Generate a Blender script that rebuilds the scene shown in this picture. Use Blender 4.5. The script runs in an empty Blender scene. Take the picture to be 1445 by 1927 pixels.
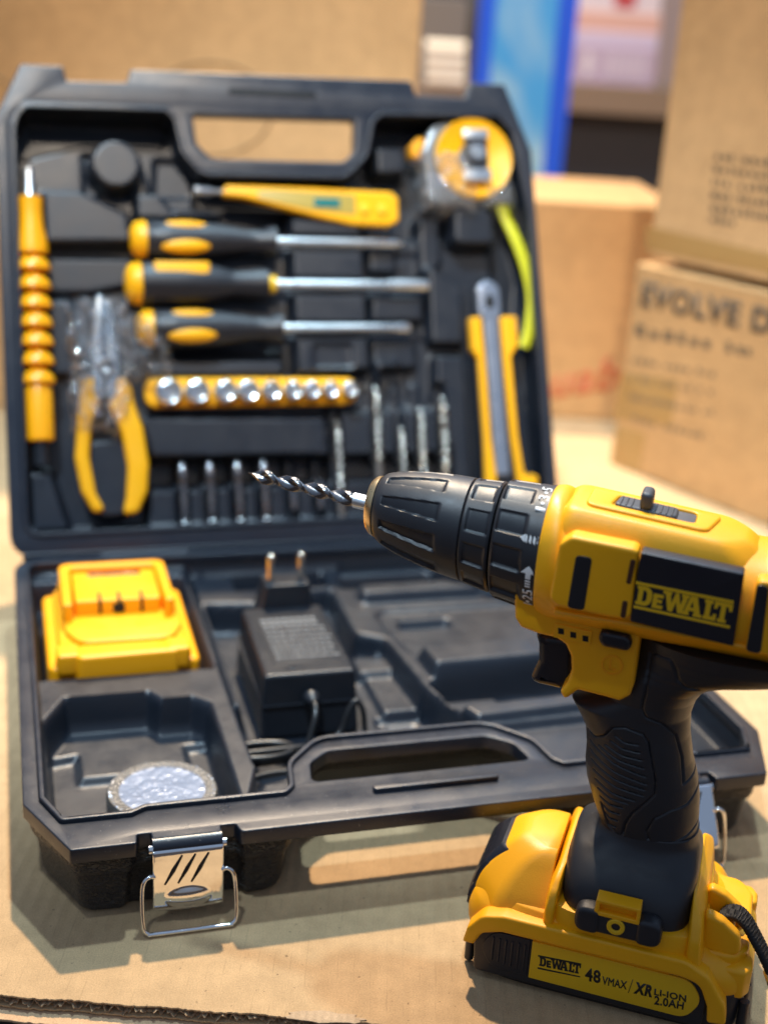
import bpy, bmesh, math, random
import numpy as np
from mathutils import Matrix, Vector
random.seed(7); rng = np.random.RandomState(5)
sc = bpy.context.scene
S = 0.00092                      # scene units used below are about a millimetre; S turns them into metres
CX, CY = 722.5, 963.5
F, PIT, ROL, HC = 2418.84, 0.3529, 0.062, 400.0

# ---------------------------------------------------------------- camera
fw = np.array([0, math.cos(PIT), -math.sin(PIT)]); rt0 = np.array([1., 0, 0]); up0 = np.cross(rt0, fw)
rt = rt0*math.cos(ROL)+up0*math.sin(ROL); up = -rt0*math.sin(ROL)+up0*math.cos(ROL)
CAM = np.array([0, 0, HC])
cd = bpy.data.cameras.new('camera'); cam = bpy.data.objects.new('camera', cd); sc.collection.objects.link(cam)
cam.matrix_world = Matrix(((rt[0], up[0], -fw[0], 0), (rt[1], up[1], -fw[1], 0), (rt[2], up[2], -fw[2], HC*S), (0, 0, 0, 1)))
cd.sensor_fit = 'VERTICAL'; cd.sensor_height = 36; cd.lens = F/1927*36
cd.clip_start = 0.02; cd.clip_end = 60
cd.dof.use_dof = True; cd.dof.focus_distance = 574*S; cd.dof.aperture_fstop = 4.7; cd.dof.aperture_blades = 0
sc.camera = cam
sc.view_settings.view_transform = 'Standard'; sc.view_settings.look = 'None'
sc.view_settings.exposure = 0.14; sc.view_settings.gamma = 1; sc.view_settings.use_curve_mapping = False

# ---------------------------------------------------------------- world: dim shop interior light with an added bright patch
w = bpy.data.worlds.new('World'); sc.world = w; w.use_nodes = True
nt = w.node_tree; nt.nodes.clear()
out = nt.nodes.new('ShaderNodeOutputWorld'); bg = nt.nodes.new('ShaderNodeBackground')
tc = nt.nodes.new('ShaderNodeTexCoord'); sp = nt.nodes.new('ShaderNodeSeparateXYZ'); cr = nt.nodes.new('ShaderNodeValToRGB')
nt.links.new(tc.outputs['Generated'], sp.inputs[0]); nt.links.new(sp.outputs['Z'], cr.inputs[0])
e = cr.color_ramp.elements
e[0].position = 0.0; e[0].color = (.09, .065, .05, 1); e[1].position = 1.0; e[1].color = (.30, .40, .58, 1)
x = e.new(.08); x.color = (.22, .22, .24, 1)
x = e.new(.35); x.color = (.27, .35, .50, 1)
vn = nt.nodes.new('ShaderNodeVectorMath'); vn.operation = 'DOT_PRODUCT'; vn.inputs[1].default_value = (.10, .76, .64)
nt.links.new(tc.outputs['Generated'], vn.inputs[0])
mr = nt.nodes.new('ShaderNodeMapRange'); mr.interpolation_type = 'SMOOTHSTEP'; nt.links.new(vn.outputs['Value'], mr.inputs[0]); mr.inputs[1].default_value = .80; mr.inputs[2].default_value = .97
ad = nt.nodes.new('ShaderNodeMixRGB'); ad.blend_type = 'ADD'; nt.links.new(mr.outputs[0], ad.inputs[0]); nt.links.new(cr.outputs[0], ad.inputs[1]); ad.inputs[2].default_value = (.75, 1.15, 1.75, 1)  # unseen blue-white glow added beyond the case to put sheen on black plastic
nt.links.new(ad.outputs[0], bg.inputs[0]); bg.inputs[1].default_value = 0.68
nt.links.new(bg.outputs[0], out.inputs[0])

# ---------------------------------------------------------------- lamps (two ceiling spots of the shop, then two added fills)
def lamp(name, to_light, dist, size, power, color, target=(0, 700, 0)):
    l = bpy.data.lights.new(name, 'AREA'); l.shape = 'DISK'; l.size = size; l.energy = power; l.color = color
    o = bpy.data.objects.new(name, l); sc.collection.objects.link(o)
    d = Vector(to_light).normalized(); t = Vector(target)*S
    o.location = t+d*dist; o.rotation_euler = d.to_track_quat('Z', 'Y').to_euler()
    return o
lamp('warm_spotlight', (-.08, .56, .90), 2.6, .085, 94, (1, .78, .54), (0, 560, 0))
lamp('cool_spotlight', (.05, .22, .97), 2.4, .10, 26, (.62, .86, 1.0), (0, 660, 0))
def spot(name, loc, target, power, color, half, blend, size):
    l = bpy.data.lights.new(name, 'SPOT'); l.energy = power; l.color = color; l.spot_size = math.radians(2*half); l.spot_blend = blend; l.shadow_soft_size = size
    o = bpy.data.objects.new(name, l); sc.collection.objects.link(o); o.location = loc
    o.rotation_euler = (Vector(loc)-Vector(target)).to_track_quat('Z', 'Y').to_euler()
spot('added_lid_fill', (-.35, -.05, 2.0), (-.05, .86, .22), 215, (.66, .85, 1.0), 13.5, .7, .05)  # added front fill, cone narrowed to the lid and kept off the foreground
spot('added_carton_fill', (.1, -1.0, 1.9), (.1, 1.45, .25), 165, (1, .84, .66), 13, .6, .08)  # added warm fill that brightens only the cartons behind

# ---------------------------------------------------------------- frames
def ray(x, y): return fw+rt*(x-CX)/F-up*(y-CY)/F
def on_z(x, y, z=0.):
    d = ray(x, y); return CAM+d*(z-HC)/d[2]
yaw, la = 0.2972, 1.1961
W, D, HB = 401., 350., 45.
eu = np.array([math.cos(yaw), math.sin(yaw), 0]); ev = np.array([math.sin(yaw), -math.cos(yaw), 0]); ez = np.array([0, 0, 1.])
OB = np.array([-254.64, 821.97, 0]); OL = OB+44.7*ez
es = math.sin(la)*ez-math.cos(la)*ev; ew = -(math.cos(la)*ez+math.sin(la)*ev)
def frame(o, x, y, z):
    return Matrix(((x[0], y[0], z[0], o[0]*S), (x[1], y[1], z[1], o[1]*S), (x[2], y[2], z[2], o[2]*S), (0, 0, 0, 1)))
BASE = frame(OB, eu, -ev, ez)            # x = u, y = -v (v grows towards the viewer), z up
LID = frame(OL, eu, es, -ew)             # x = u, y = s up the lid, z out of the lid
psi = math.radians(16.44)
de = np.array([math.cos(psi), -math.sin(psi), 0]); dn = np.array([-math.sin(psi), -math.cos(psi), 0])
OD = np.array([51.4, 479.9, 0])-40*dn
DRILL = frame(OD, de, -dn, ez)           # x = towards the drill's rear, y = away, z up
WORLD = Matrix.Identity(4)
def bp(x, y, n=0):                       # a point on the drill plane that lies n towards the viewer -> (x, z)
    d = ray(x, y); t = (n-(CAM-OD) @ dn)/(d @ dn); P = CAM+t*d
    return (float((P-OD) @ de), float(P[2]))
def bz(x, y, z):                         # a point at height z -> drill x, n
    P = on_z(x, y, z)-OD; return (float(P @ de), float(P @ dn))
def pb(x, y, z=44.7):
    P = on_z(x, y, z)-OB; return (float(P @ eu), float(P @ ev))

# ---------------------------------------------------------------- materials
MATS = {}
def mat(name, col, rough=.5, metal=0., bump=None, spec=.5, coat=0., var=0., alpha=1., trans=0., extra=None, sheen=0):
    if name in MATS: return MATS[name]
    m = bpy.data.materials.new(name); m.use_nodes = True; n = m.node_tree; b = n.nodes['Principled BSDF']
    b.inputs['Base Color'].default_value = (*col, 1); b.inputs['Roughness'].default_value = rough
    b.inputs['Metallic'].default_value = metal; b.inputs['Specular IOR Level'].default_value = spec
    b.inputs['Coat Weight'].default_value = coat; b.inputs['Coat Roughness'].default_value = .15
    b.inputs['Alpha'].default_value = alpha; b.inputs['Transmission Weight'].default_value = trans
    tc = n.nodes.new('ShaderNodeTexCoord')
    L = n.links.new
    def noise(scale, det=4, ro=.6):
        x = n.nodes.new('ShaderNodeTexNoise'); x.inputs['Scale'].default_value = scale; x.inputs['Detail'].default_value = det
        x.inputs['Roughness'].default_value = ro; L(tc.outputs['Object'], x.inputs['Vector']); return x
    if var > 0:
        a = noise(60, 6, .7); r = n.nodes.new('ShaderNodeMapRange'); L(a.outputs[0], r.inputs[0])
        r.inputs[1].default_value = .3; r.inputs[2].default_value = .7
        r.inputs[3].default_value = max(.03, rough-var); r.inputs[4].default_value = min(1, rough+var); L(r.outputs[0], b.inputs['Roughness'])
        a2 = noise(25, 5, .65); mx = n.nodes.new('ShaderNodeMixRGB'); mx.blend_type = 'MULTIPLY'; mx.inputs[0].default_value = min(1, var*1.6)
        mx.inputs[1].default_value = (*col, 1); rr = n.nodes.new('ShaderNodeMapRange'); L(a2.outputs[0], rr.inputs[0])
        rr.inputs[1].default_value = .3; rr.inputs[2].default_value = .7; rr.inputs[3].default_value = .7; rr.inputs[4].default_value = 1.15
        L(rr.outputs[0], mx.inputs[2]); L(mx.outputs[0], b.inputs['Base Color'])
    if bump:
        kind, scale, dist = bump
        if kind == 'noise': t = noise(scale, 3, .6).outputs[0]
        elif kind == 'voronoi':
            v = n.nodes.new('ShaderNodeTexVoronoi'); v.inputs['Scale'].default_value = scale; L(tc.outputs['Object'], v.inputs['Vector']); t = v.outputs['Distance']
        elif kind == 'leather':
            a = noise(scale*.8, 2, .5); mp = n.nodes.new('ShaderNodeMapping'); mp.inputs['Scale'].default_value = (1, 1, 2.4)
            L(tc.outputs['Object'], mp.inputs[0]); a2 = n.nodes.new('ShaderNodeTexNoise'); a2.inputs['Scale'].default_value = scale
            a2.inputs['Detail'].default_value = 2; a2.inputs['Distortion'].default_value = 1.2; L(mp.outputs[0], a2.inputs['Vector'])
            s2 = n.nodes.new('ShaderNodeMapRange'); L(a2.outputs[0], s2.inputs[0]); s2.inputs[1].default_value = .42; s2.inputs[2].default_value = .6
            t = s2.outputs[0]
        bm = n.nodes.new('ShaderNodeBump'); bm.inputs['Strength'].default_value = 1; bm.inputs['Distance'].default_value = dist*S
        L(t, bm.inputs['Height']); L(bm.outputs[0], b.inputs['Normal'])
    if extra: extra(m, n, b, tc, noise)
    MATS[name] = m; return m

def dusty(m, n, b, tc, noise):           # tiny pale specks of dust and scuffs on the black shell
    a = noise(900, 2, .5); r = n.nodes.new('ShaderNodeMapRange'); n.links.new(a.outputs[0], r.inputs[0])
    r.inputs[1].default_value = .70; r.inputs[2].default_value = .76
    mx = n.nodes.new('ShaderNodeMixRGB'); src = b.inputs['Base Color'].links[0].from_socket if b.inputs['Base Color'].is_linked else None
    mx.inputs[1].default_value = b.inputs['Base Color'].default_value
    if src: n.links.new(src, mx.inputs[1])
    mx.inputs[2].default_value = (.22, .21, .2, 1); n.links.new(r.outputs[0], mx.inputs[0]); n.links.new(mx.outputs[0], b.inputs['Base Color'])
def cardboard(name, col, lines=True, pitch=7.4, depth=.10, blot=.12):
    if name in MATS: return MATS[name]
    def ex(m, n, b, tc, noise):
        L = n.links.new
        mp = n.nodes.new('ShaderNodeMapping'); mp.inputs['Scale'].default_value = (1, .12, 1); L(tc.outputs['Object'], mp.inputs[0])
        f = n.nodes.new('ShaderNodeTexNoise'); f.inputs['Scale'].default_value = 700; f.inputs['Detail'].default_value = 3; L(mp.outputs[0], f.inputs['Vector'])
        f2 = noise(1500, 3, .7); big = noise(9, 5, .6)
        sx = n.nodes.new('ShaderNodeSeparateXYZ'); L(tc.outputs['Object'], sx.inputs[0])
        wob = noise(14, 3, .5)
        ad = n.nodes.new('ShaderNodeMath'); ad.operation = 'MULTIPLY_ADD'; L(wob.outputs[0], ad.inputs[0]); ad.inputs[1].default_value = .004; L(sx.outputs[0], ad.inputs[2])
        ml = n.nodes.new('ShaderNodeMath'); ml.operation = 'MULTIPLY'; L(ad.outputs[0], ml.inputs[0]); ml.inputs[1].default_value = 2*math.pi/(pitch*S)
        sn = n.nodes.new('ShaderNodeMath'); sn.operation = 'SINE'; L(ml.outputs[0], sn.inputs[0])
        ln = n.nodes.new('ShaderNodeMapRange'); L(sn.outputs[0], ln.inputs[0]); ln.inputs[1].default_value = .93; ln.inputs[2].default_value = 1.0
        brk = noise(60, 3, .6); b2 = n.nodes.new('ShaderNodeMapRange'); L(brk.outputs[0], b2.inputs[0]); b2.inputs[1].default_value = .45; b2.inputs[2].default_value = .62
        lm = n.nodes.new('ShaderNodeMath'); lm.operation = 'MULTIPLY'; L(ln.outputs[0], lm.inputs[0]); L(b2.outputs[0], lm.inputs[1])
        mid_ = noise(75, 5, .65); big2 = n.nodes.new('ShaderNodeMath'); big2.operation = 'MULTIPLY_ADD'; big2.inputs[1].default_value = .5; L(mid_.outputs[0], big2.inputs[0])
        hb_ = n.nodes.new('ShaderNodeMath'); hb_.operation = 'MULTIPLY'; hb_.inputs[1].default_value = .5; L(big.outputs[0], hb_.inputs[0]); L(hb_.outputs[0], big2.inputs[2])
        c0 = n.nodes.new('ShaderNodeMixRGB'); c0.inputs[1].default_value = (*[c*(1-blot) for c in col], 1); c0.inputs[2].default_value = (*[min(1, c*(1+blot)) for c in col], 1)
        mr = n.nodes.new('ShaderNodeMapRange'); L(big2.outputs[0], mr.inputs[0]); mr.inputs[1].default_value = .38; mr.inputs[2].default_value = .62; L(mr.outputs[0], c0.inputs[0])
        c1 = n.nodes.new('ShaderNodeMixRGB'); c1.blend_type = 'MULTIPLY'; c1.inputs[0].default_value = 1; L(c0.outputs[0], c1.inputs[1])
        m2 = n.nodes.new('ShaderNodeMapRange'); L(f2.outputs[0], m2.inputs[0]); m2.inputs[1].default_value = .3; m2.inputs[2].default_value = .7; m2.inputs[3].default_value = .78; m2.inputs[4].default_value = 1.14
        L(m2.outputs[0], c1.inputs[2])
        c3 = n.nodes.new('ShaderNodeMixRGB'); c3.inputs[2].default_value = (*[c*.45 for c in col], 1)
        sk = noise(420, 1, .5); s3 = n.nodes.new('ShaderNodeMapRange'); L(sk.outputs[0], s3.inputs[0]); s3.inputs[1].default_value = .72; s3.inputs[2].default_value = .80
        L(s3.outputs[0], c3.inputs[0]); L(c1.outputs[0], c3.inputs[1]); last = c3
        if lines:
            c2 = n.nodes.new('ShaderNodeMixRGB'); c2.inputs[2].default_value = (*[c*.55 for c in col], 1); L(last.outputs[0], c2.inputs[1])
            q = n.nodes.new('ShaderNodeMath'); q.operation = 'MULTIPLY'; q.inputs[1].default_value = .35; L(lm.outputs[0], q.inputs[0]); L(q.outputs[0], c2.inputs[0]); last = c2
        L(last.outputs[0], b.inputs['Base Color'])
        h = n.nodes.new('ShaderNodeMath'); h.operation = 'MULTIPLY_ADD'; L(f.outputs[0], h.inputs[0]); h.inputs[1].default_value = .25; L(sn.outputs[0], h.inputs[2])
        bm = n.nodes.new('ShaderNodeBump'); bm.inputs['Distance'].default_value = depth*S; L(h.outputs[0], bm.inputs['Height'])
        b3 = n.nodes.new('ShaderNodeBump'); b3.inputs['Distance'].default_value = .22*S; L(f2.outputs[0], b3.inputs['Height']); L(bm.outputs[0], b3.inputs['Normal']); b4 = n.nodes.new('ShaderNodeBump'); b4.inputs['Distance'].default_value = 3.0*S; b4.inputs['Strength'].default_value = .6; lo_ = noise(13, 2, .4); L(lo_.outputs[0], b4.inputs['Height']); L(b3.outputs[0], b4.inputs['Normal']); L(b4.outputs[0], b.inputs['Normal'])
    return mat(name, col, .85, spec=.2, extra=ex)

YEL = (.95, .44, .004)
yellow = mat('yellow_plastic', YEL, .40, var=.10, bump=('noise', 1500, .07), spec=.45)
yellow2 = mat('yellow_plastic_orange', (.92, .37, .003), .4, var=.07, spec=.45)
yellow3 = mat('label_yellow', (.84, .50, .010), .42, var=.05)
black = mat('black_plastic', (.012, .014, .019), .34, var=.08, bump=('noise', 2200, .04))
rubber = mat('black_rubber', (.017, .018, .023), .42, var=.08, bump=('noise', 2600, .05))
labelblack = mat('label_black', (.010, .011, .018), .34, var=.05, bump=('noise', 2600, .04))
shell = mat('case_plastic', (.013, .017, .027), .35, spec=.6, var=.09, bump=('noise', 1500, .06), extra=dusty)
shell_in = mat('case_plastic_inner', (.011, .0145, .022), .38, spec=.6, var=.08, bump=('noise', 900, .06))
shell_tex = mat('case_plastic_textured', (.040, .037, .036), .34, bump=('leather', 330, 1.6))
chrome = mat('chrome', (.86, .86, .86), .07, 1., bump=('noise', 60, .12))
steel = mat('steel', (.88, .93, .96), .32, 1., var=.08)
steel_d = mat('dark_steel', (.26, .26, .27), .25, 1., var=.1)
brass = mat('brass', (.75, .55, .3), .3, 1., var=.1)
white = mat('white_print', (.78, .78, .78), .5)
ink = mat('black_print', (.015, .014, .013), .45)
grey = mat('grey_plastic', (.055, .062, .075), .45, var=.06)
void = mat('dark_recess', (.004, .004, .004), .8)
film = mat('clear_film', (.9, .92, .95), .08, alpha=.22, bump=('noise', 170, 1.6), spec=1.0)
def filmmat(m, n, b, tc, noise):
    tr_ = n.nodes.new('ShaderNodeBsdfTransparent'); gl = n.nodes.new('ShaderNodeBsdfGlossy'); gl.inputs['Roughness'].default_value = .09
    df = n.nodes.new('ShaderNodeBsdfDiffuse'); df.inputs[0].default_value = (.75, .82, .92, 1); m0 = n.nodes.new('ShaderNodeMixShader'); m0.inputs[0].default_value = .14
    n.links.new(gl.outputs[0], m0.inputs[1]); n.links.new(df.outputs[0], m0.inputs[2])
    mx = n.nodes.new('ShaderNodeMixShader'); a = noise(260, 4, .7); r = n.nodes.new('ShaderNodeMapRange'); n.links.new(a.outputs[0], r.inputs[0])
    r.inputs[1].default_value = .45; r.inputs[2].default_value = .62; r.inputs[3].default_value = .05; r.inputs[4].default_value = .85
    n.links.new(r.outputs[0], mx.inputs[0]); n.links.new(tr_.outputs[0], mx.inputs[1]); n.links.new(m0.outputs[0], mx.inputs[2])
    if b.inputs['Normal'].is_linked: n.links.new(b.inputs['Normal'].links[0].from_socket, gl.inputs['Normal'])
    n.links.new(mx.outputs[0], n.nodes['Material Output'].inputs[0])
film = mat('crinkled_film', (.9, .92, .95), .08, bump=('noise', 130, 4.5), extra=filmmat)
silver = mat('silver_film', (.24, .28, .37), .26, .3, bump=('noise', 130, 1.1))
card_floor = cardboard('cardboard_sheet', (.55, .37, .20), blot=.13, depth=.2)
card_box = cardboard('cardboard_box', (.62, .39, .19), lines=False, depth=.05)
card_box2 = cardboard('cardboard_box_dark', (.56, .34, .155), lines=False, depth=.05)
tape_m = mat('packing_tape', (.42, .25, .09), .22, bump=('noise', 90, .8), spec=.6)
cordm = mat('cord_rubber', (.012, .012, .013), .3)

# ---------------------------------------------------------------- mesh helpers
def ident(v): return v
def link(o, parent=None, frm=None):
    sc.collection.objects.link(o)
    if parent is not None: o.parent = parent
    elif frm is not None: o.matrix_world = frm
    return o
def finish(me, m, ang=35):
    me.materials.clear(); me.materials.append(m)
    for p in me.polygons: p.use_smooth = True
    me.set_sharp_from_angle(angle=math.radians(ang))
def mesh(name, V, Fc, m, parent=None, frm=None, bev=0, seg=2, ang=35, fix=True):
    me = bpy.data.meshes.new(name); me.from_pydata([tuple(float(c)*S for c in v) for v in V], [], [tuple(f) for f in Fc])
    if fix:
        b = bmesh.new(); b.from_mesh(me); bmesh.ops.recalc_face_normals(b, faces=b.faces); b.to_mesh(me); b.free()
    finish(me, m, ang); o = bpy.data.objects.new(name, me); link(o, parent, frm)
    if bev:
        md = o.modifiers.new('bevel', 'BEVEL'); md.width = bev*S; md.segments = seg; md.limit_method = 'ANGLE'; md.angle_limit = math.radians(30); md.harden_normals = True
    return o
def thing(name, label, cat, frm=WORLD, loc=(0, 0, 0), rotz=0, group=None):
    o = bpy.data.objects.new(name, None); o.empty_display_size = .01; sc.collection.objects.link(o)
    o.matrix_world = frm @ Matrix.Translation(Vector(loc)*S) @ Matrix.Rotation(rotz, 4, 'Z')
    o['label'] = label; o['category'] = cat
    if group: o['group'] = group
    return o
def tag(o, label, cat, group=None):
    o['label'] = label; o['category'] = cat
    if group: o['group'] = group
    return o
def lab(o, label): o['label'] = label; return o
def rp(pts, r=0, n=6):
    """polygon with rounded corners; a point may carry its own radius"""
    out = []; N = len(pts)
    for i in range(N):
        p = np.array(pts[i][:2], float); a = np.array(pts[i-1][:2], float); b = np.array(pts[(i+1) % N][:2], float)
        rr = pts[i][2] if len(pts[i]) > 2 else r
        la_, lb = np.linalg.norm(a-p), np.linalg.norm(b-p); ua, ub = (a-p)/la_, (b-p)/lb
        if rr <= 0: out.append(tuple(p)); continue
        cosg = np.clip(ua @ ub, -1, 1); half = math.acos(cosg)/2
        t = min(rr/max(math.tan(half), 1e-3), la_*.48, lb*.48)
        if t < .05 or half > 1.5: out.append(tuple(p)); continue
        A, B = p+ua*t, p+ub*t
        for k in range(n+1):
            s = k/n; out.append(tuple((1-s)**2*A+2*s*(1-s)*p+s*s*B))
    return out
def ell(cx, cy, rx, ry=None, n=32):
    ry = ry or rx; return [(cx+rx*math.cos(2*math.pi*i/n), cy+ry*math.sin(2*math.pi*i/n)) for i in range(n)]
def rect(x0, y0, x1, y1, r=0): return rp([(x0, y0), (x1, y0), (x1, y1), (x0, y1)], r)
SIDE = lambda v: (v[0], -v[2], v[1])      # slab drawn in (x, z), thickness towards the viewer (n)
def slab(name, loops, z0, z1, m, parent=None, frm=None, bev=.6, res=2, T=None, ang=40):
    cu = bpy.data.curves.new('c', 'CURVE'); cu.dimensions = '2D'; cu.fill_mode = 'BOTH'
    bev = min(bev, (z1-z0)*.49)
    for lp in loops:
        s = cu.splines.new('POLY'); s.points.add(len(lp)-1); s.use_cyclic_u = True
        for i, p in enumerate(lp): s.points[i].co = (p[0], p[1], 0, 1)
    cu.extrude = (z1-z0)/2-bev; cu.bevel_depth = bev; cu.bevel_resolution = res; cu.offset = -bev
    o = bpy.data.objects.new('c', cu); sc.collection.objects.link(o)
    dg = bpy.context.evaluated_depsgraph_get(); me = bpy.data.meshes.new_from_object(o.evaluated_get(dg))
    bpy.data.objects.remove(o); bpy.data.curves.remove(cu); me.name = name
    zc = (z0+z1)/2
    for v in me.vertices:
        c = (v.co.x, v.co.y, v.co.z+zc); c = T(c) if T else c
        v.co = (c[0]*S, c[1]*S, c[2]*S)
    b = bmesh.new(); b.from_mesh(me); bmesh.ops.remove_doubles(b, verts=b.verts, dist=1e-7); bmesh.ops.recalc_face_normals(b, faces=b.faces); b.to_mesh(me); b.free()
    finish(me, m, ang); ob = bpy.data.objects.new(name, me); return link(ob, parent, frm)
def loft(name, secs, m, parent=None, frm=None, caps=True, closed=True, ang=50, bev=0):
    V = []; Fc = []; N = len(secs[0])
    for s in secs: V += list(s)
    for i in range(len(secs)-1):
        for j in range(N if closed else N-1):
            a = i*N+j; b = i*N+(j+1) % N; Fc.append((a, b, b+N, a+N))
    if caps: Fc.append(tuple(range(N))[::-1]); Fc.append(tuple((len(secs)-1)*N+j for j in range(N)))
    return mesh(name, V, Fc, m, parent, frm, ang=ang, bev=bev)
def sup(hx, hy, e=2., N=48, cx=0, cy=0, ph=0):
    out = []
    for i in range(N):
        t = 2*math.pi*i/N+ph; c, s = math.cos(t), math.sin(t)
        out.append((cx+hx*abs(c)**(2/e)*(1 if c >= 0 else -1), cy+hy*abs(s)**(2/e)*(1 if s >= 0 else -1)))
    return out
def lathe(name, prof, m, parent=None, frm=None, N=48, T=None, ang=35, rf=None):
    """prof: (x along the axis, r); the axis is local X; T maps points"""
    secs = []
    for x_, r in prof:
        s = []
        for i in range(N):
            t = 2*math.pi*i/N; rr = rf(x_, r, t) if rf else r
            p = (x_, rr*math.cos(t), rr*math.sin(t)); s.append(T(p) if T else p)
        secs.append(s)
    return loft(name, secs, m, parent, frm, ang=ang)
def tube(name, pts, r, m, parent=None, frm=None, closed=False, n=10, flat=None):
    P = [np.array(p, float) for p in pts]; K = len(P); secs = []
    nrm = None
    for i in range(K):
        a = P[i-1] if (i > 0 or closed) else P[i]; b = P[(i+1) % K] if (i < K-1 or closed) else P[i]
        t = b-a; t /= np.linalg.norm(t)
        if nrm is None:
            nrm = np.cross(t, [0, 0, 1.]) if abs(t[2]) < .9 else np.cross(t, [1., 0, 0])
        nrm = nrm-t*(nrm @ t); nrm /= np.linalg.norm(nrm); bn = np.cross(t, nrm)
        rr = r[i] if isinstance(r, (list, tuple)) else r
        fa, fb = (1, 1) if flat is None else flat
        secs.append([P[i]+rr*(math.cos(2*math.pi*k/n)*nrm*fa+math.sin(2*math.pi*k/n)*bn*fb) for k in range(n)])
    if closed: secs.append(secs[0])
    return loft(name, secs, m, parent, frm, caps=not closed, ang=60)
def spline(pts, k=8, closed=False):
    P = [np.array(p, float) for p in pts]; n = len(P); out = []
    for i in range(n if closed else n-1):
        g = lambda j: P[j % n] if closed else P[min(max(j, 0), n-1)]
        p0, p1, p2, p3 = g(i-1), g(i), g(i+1), g(i+2)
        for q in range(k):
            t = q/k; out.append(.5*((2*p1)+(-p0+p2)*t+(2*p0-5*p1+4*p2-p3)*t*t+(-p0+3*p1-3*p2+p3)*t**3))
    if not closed: out.append(P[-1])
    return out
def box(name, x0, x1, y0, y1, z0, z1, m, parent=None, frm=None, bev=.6, T=None, seg=2):
    V = [(x, y, z) for x in (x0, x1) for y in (y0, y1) for z in (z0, z1)]
    if T: V = [T(v) for v in V]
    return mesh(name, V, [(0, 1, 3, 2), (4, 6, 7, 5), (0, 4, 5, 1), (2, 3, 7, 6), (0, 2, 6, 4), (1, 5, 7, 3)], m, parent, frm, bev=bev, seg=seg)
def text(name, s, w_, h_, m, T, parent=None, frm=None, bold=.02, ext=.15, shear=0, subdiv=0):
    """lettering fitted to w_ x h_, lower left at 0,0, mapped by T"""
    cu = bpy.data.curves.new('t', 'FONT'); cu.body = s; cu.size = 1; cu.offset = bold; cu.shear = shear; cu.resolution_u = 4
    cu.fill_mode = 'FRONT'; cu.space_character = 1.0+bold*3
    o = bpy.data.objects.new('t', cu); sc.collection.objects.link(o); dg = bpy.context.evaluated_depsgraph_get()
    me = bpy.data.meshes.new_from_object(o.evaluated_get(dg)); bpy.data.objects.remove(o); bpy.data.curves.remove(cu); me.name = name
    xs = [v.co.x for v in me.vertices]; ys = [v.co.y for v in me.vertices]; x0, x1, y0, y1 = min(xs), max(xs), min(ys), max(ys)
    b = bmesh.new(); b.from_mesh(me)
    bmesh.ops.dissolve_limit(b, angle_limit=.01, verts=b.verts, edges=b.edges); bmesh.ops.triangulate(b, faces=b.faces)
    if subdiv:
        for k in range(subdiv): bmesh.ops.subdivide_edges(b, edges=[e_ for e_ in b.edges if e_.calc_length() > .12/(k+1)], cuts=1); bmesh.ops.triangulate(b, faces=b.faces)
    r = bmesh.ops.extrude_face_region(b, geom=b.faces[:]); vs = [g for g in r['geom'] if isinstance(g, bmesh.types.BMVert)]
    for v in vs: v.co.z += 1.0
    for v in b.verts:
        p = T(((v.co.x-x0)/(x1-x0)*w_, (v.co.y-y0)/(y1-y0)*h_, v.co.z*ext)); v.co = (p[0]*S, p[1]*S, p[2]*S)
    bmesh.ops.recalc_face_normals(b, faces=b.faces); b.to_mesh(me); b.free()
    me.materials.clear(); me.materials.append(m)
    ob = bpy.data.objects.new(name, me); return link(ob, parent, frm)
def quadmap(c00, c10, c11, c01, w_, h_, n0, side=True):
    """maps a w_ x h_ rectangle onto a quad given as (x, z) corners on the drill's side at distance n0"""
    c = [np.array(q, float) for q in (c00, c10, c11, c01)]
    def T(p):
        s, t = p[0]/w_, p[1]/h_; q = c[0]*(1-s)*(1-t)+c[1]*s*(1-t)+c[2]*s*t+c[3]*(1-s)*t
        return (q[0], -(n0+p[2]), q[1]) if side else (q[0], q[1], n0+p[2])
    return T
def sdpoly(U, V, poly):
    P = np.array([p[:2] for p in poly], float); d = np.full(U.shape, 1e9); ins = np.zeros(U.shape, bool); n = len(P)
    for i in range(n):
        a, b = P[i], P[(i+1) % n]; e_ = b-a; wx, wy = U-a[0], V-a[1]
        t = np.clip((wx*e_[0]+wy*e_[1])/(e_ @ e_), 0, 1); d = np.minimum(d, np.hypot(wx-t*e_[0], wy-t*e_[1]))
        c = ((a[1] <= V) & (b[1] > V)) | ((b[1] <= V) & (a[1] > V))
        with np.errstate(divide='ignore', invalid='ignore'):
            xi = a[0]+(V-a[1])/(b[1]-a[1] if b[1] != a[1] else 1e-9)*(b[0]-a[0])
        ins ^= c & (U < xi)
    return np.where(ins, -d, d)
def sstep(t): t = np.clip(t, 0, 1); return t*t*(3-2*t)
def press(Z, U, V, poly, level, draft=3., rnd=0):
    sd = sdpoly(U, V, poly); t = sstep(.5-(sd)/draft); return Z*(1-t)+level*t
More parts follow.
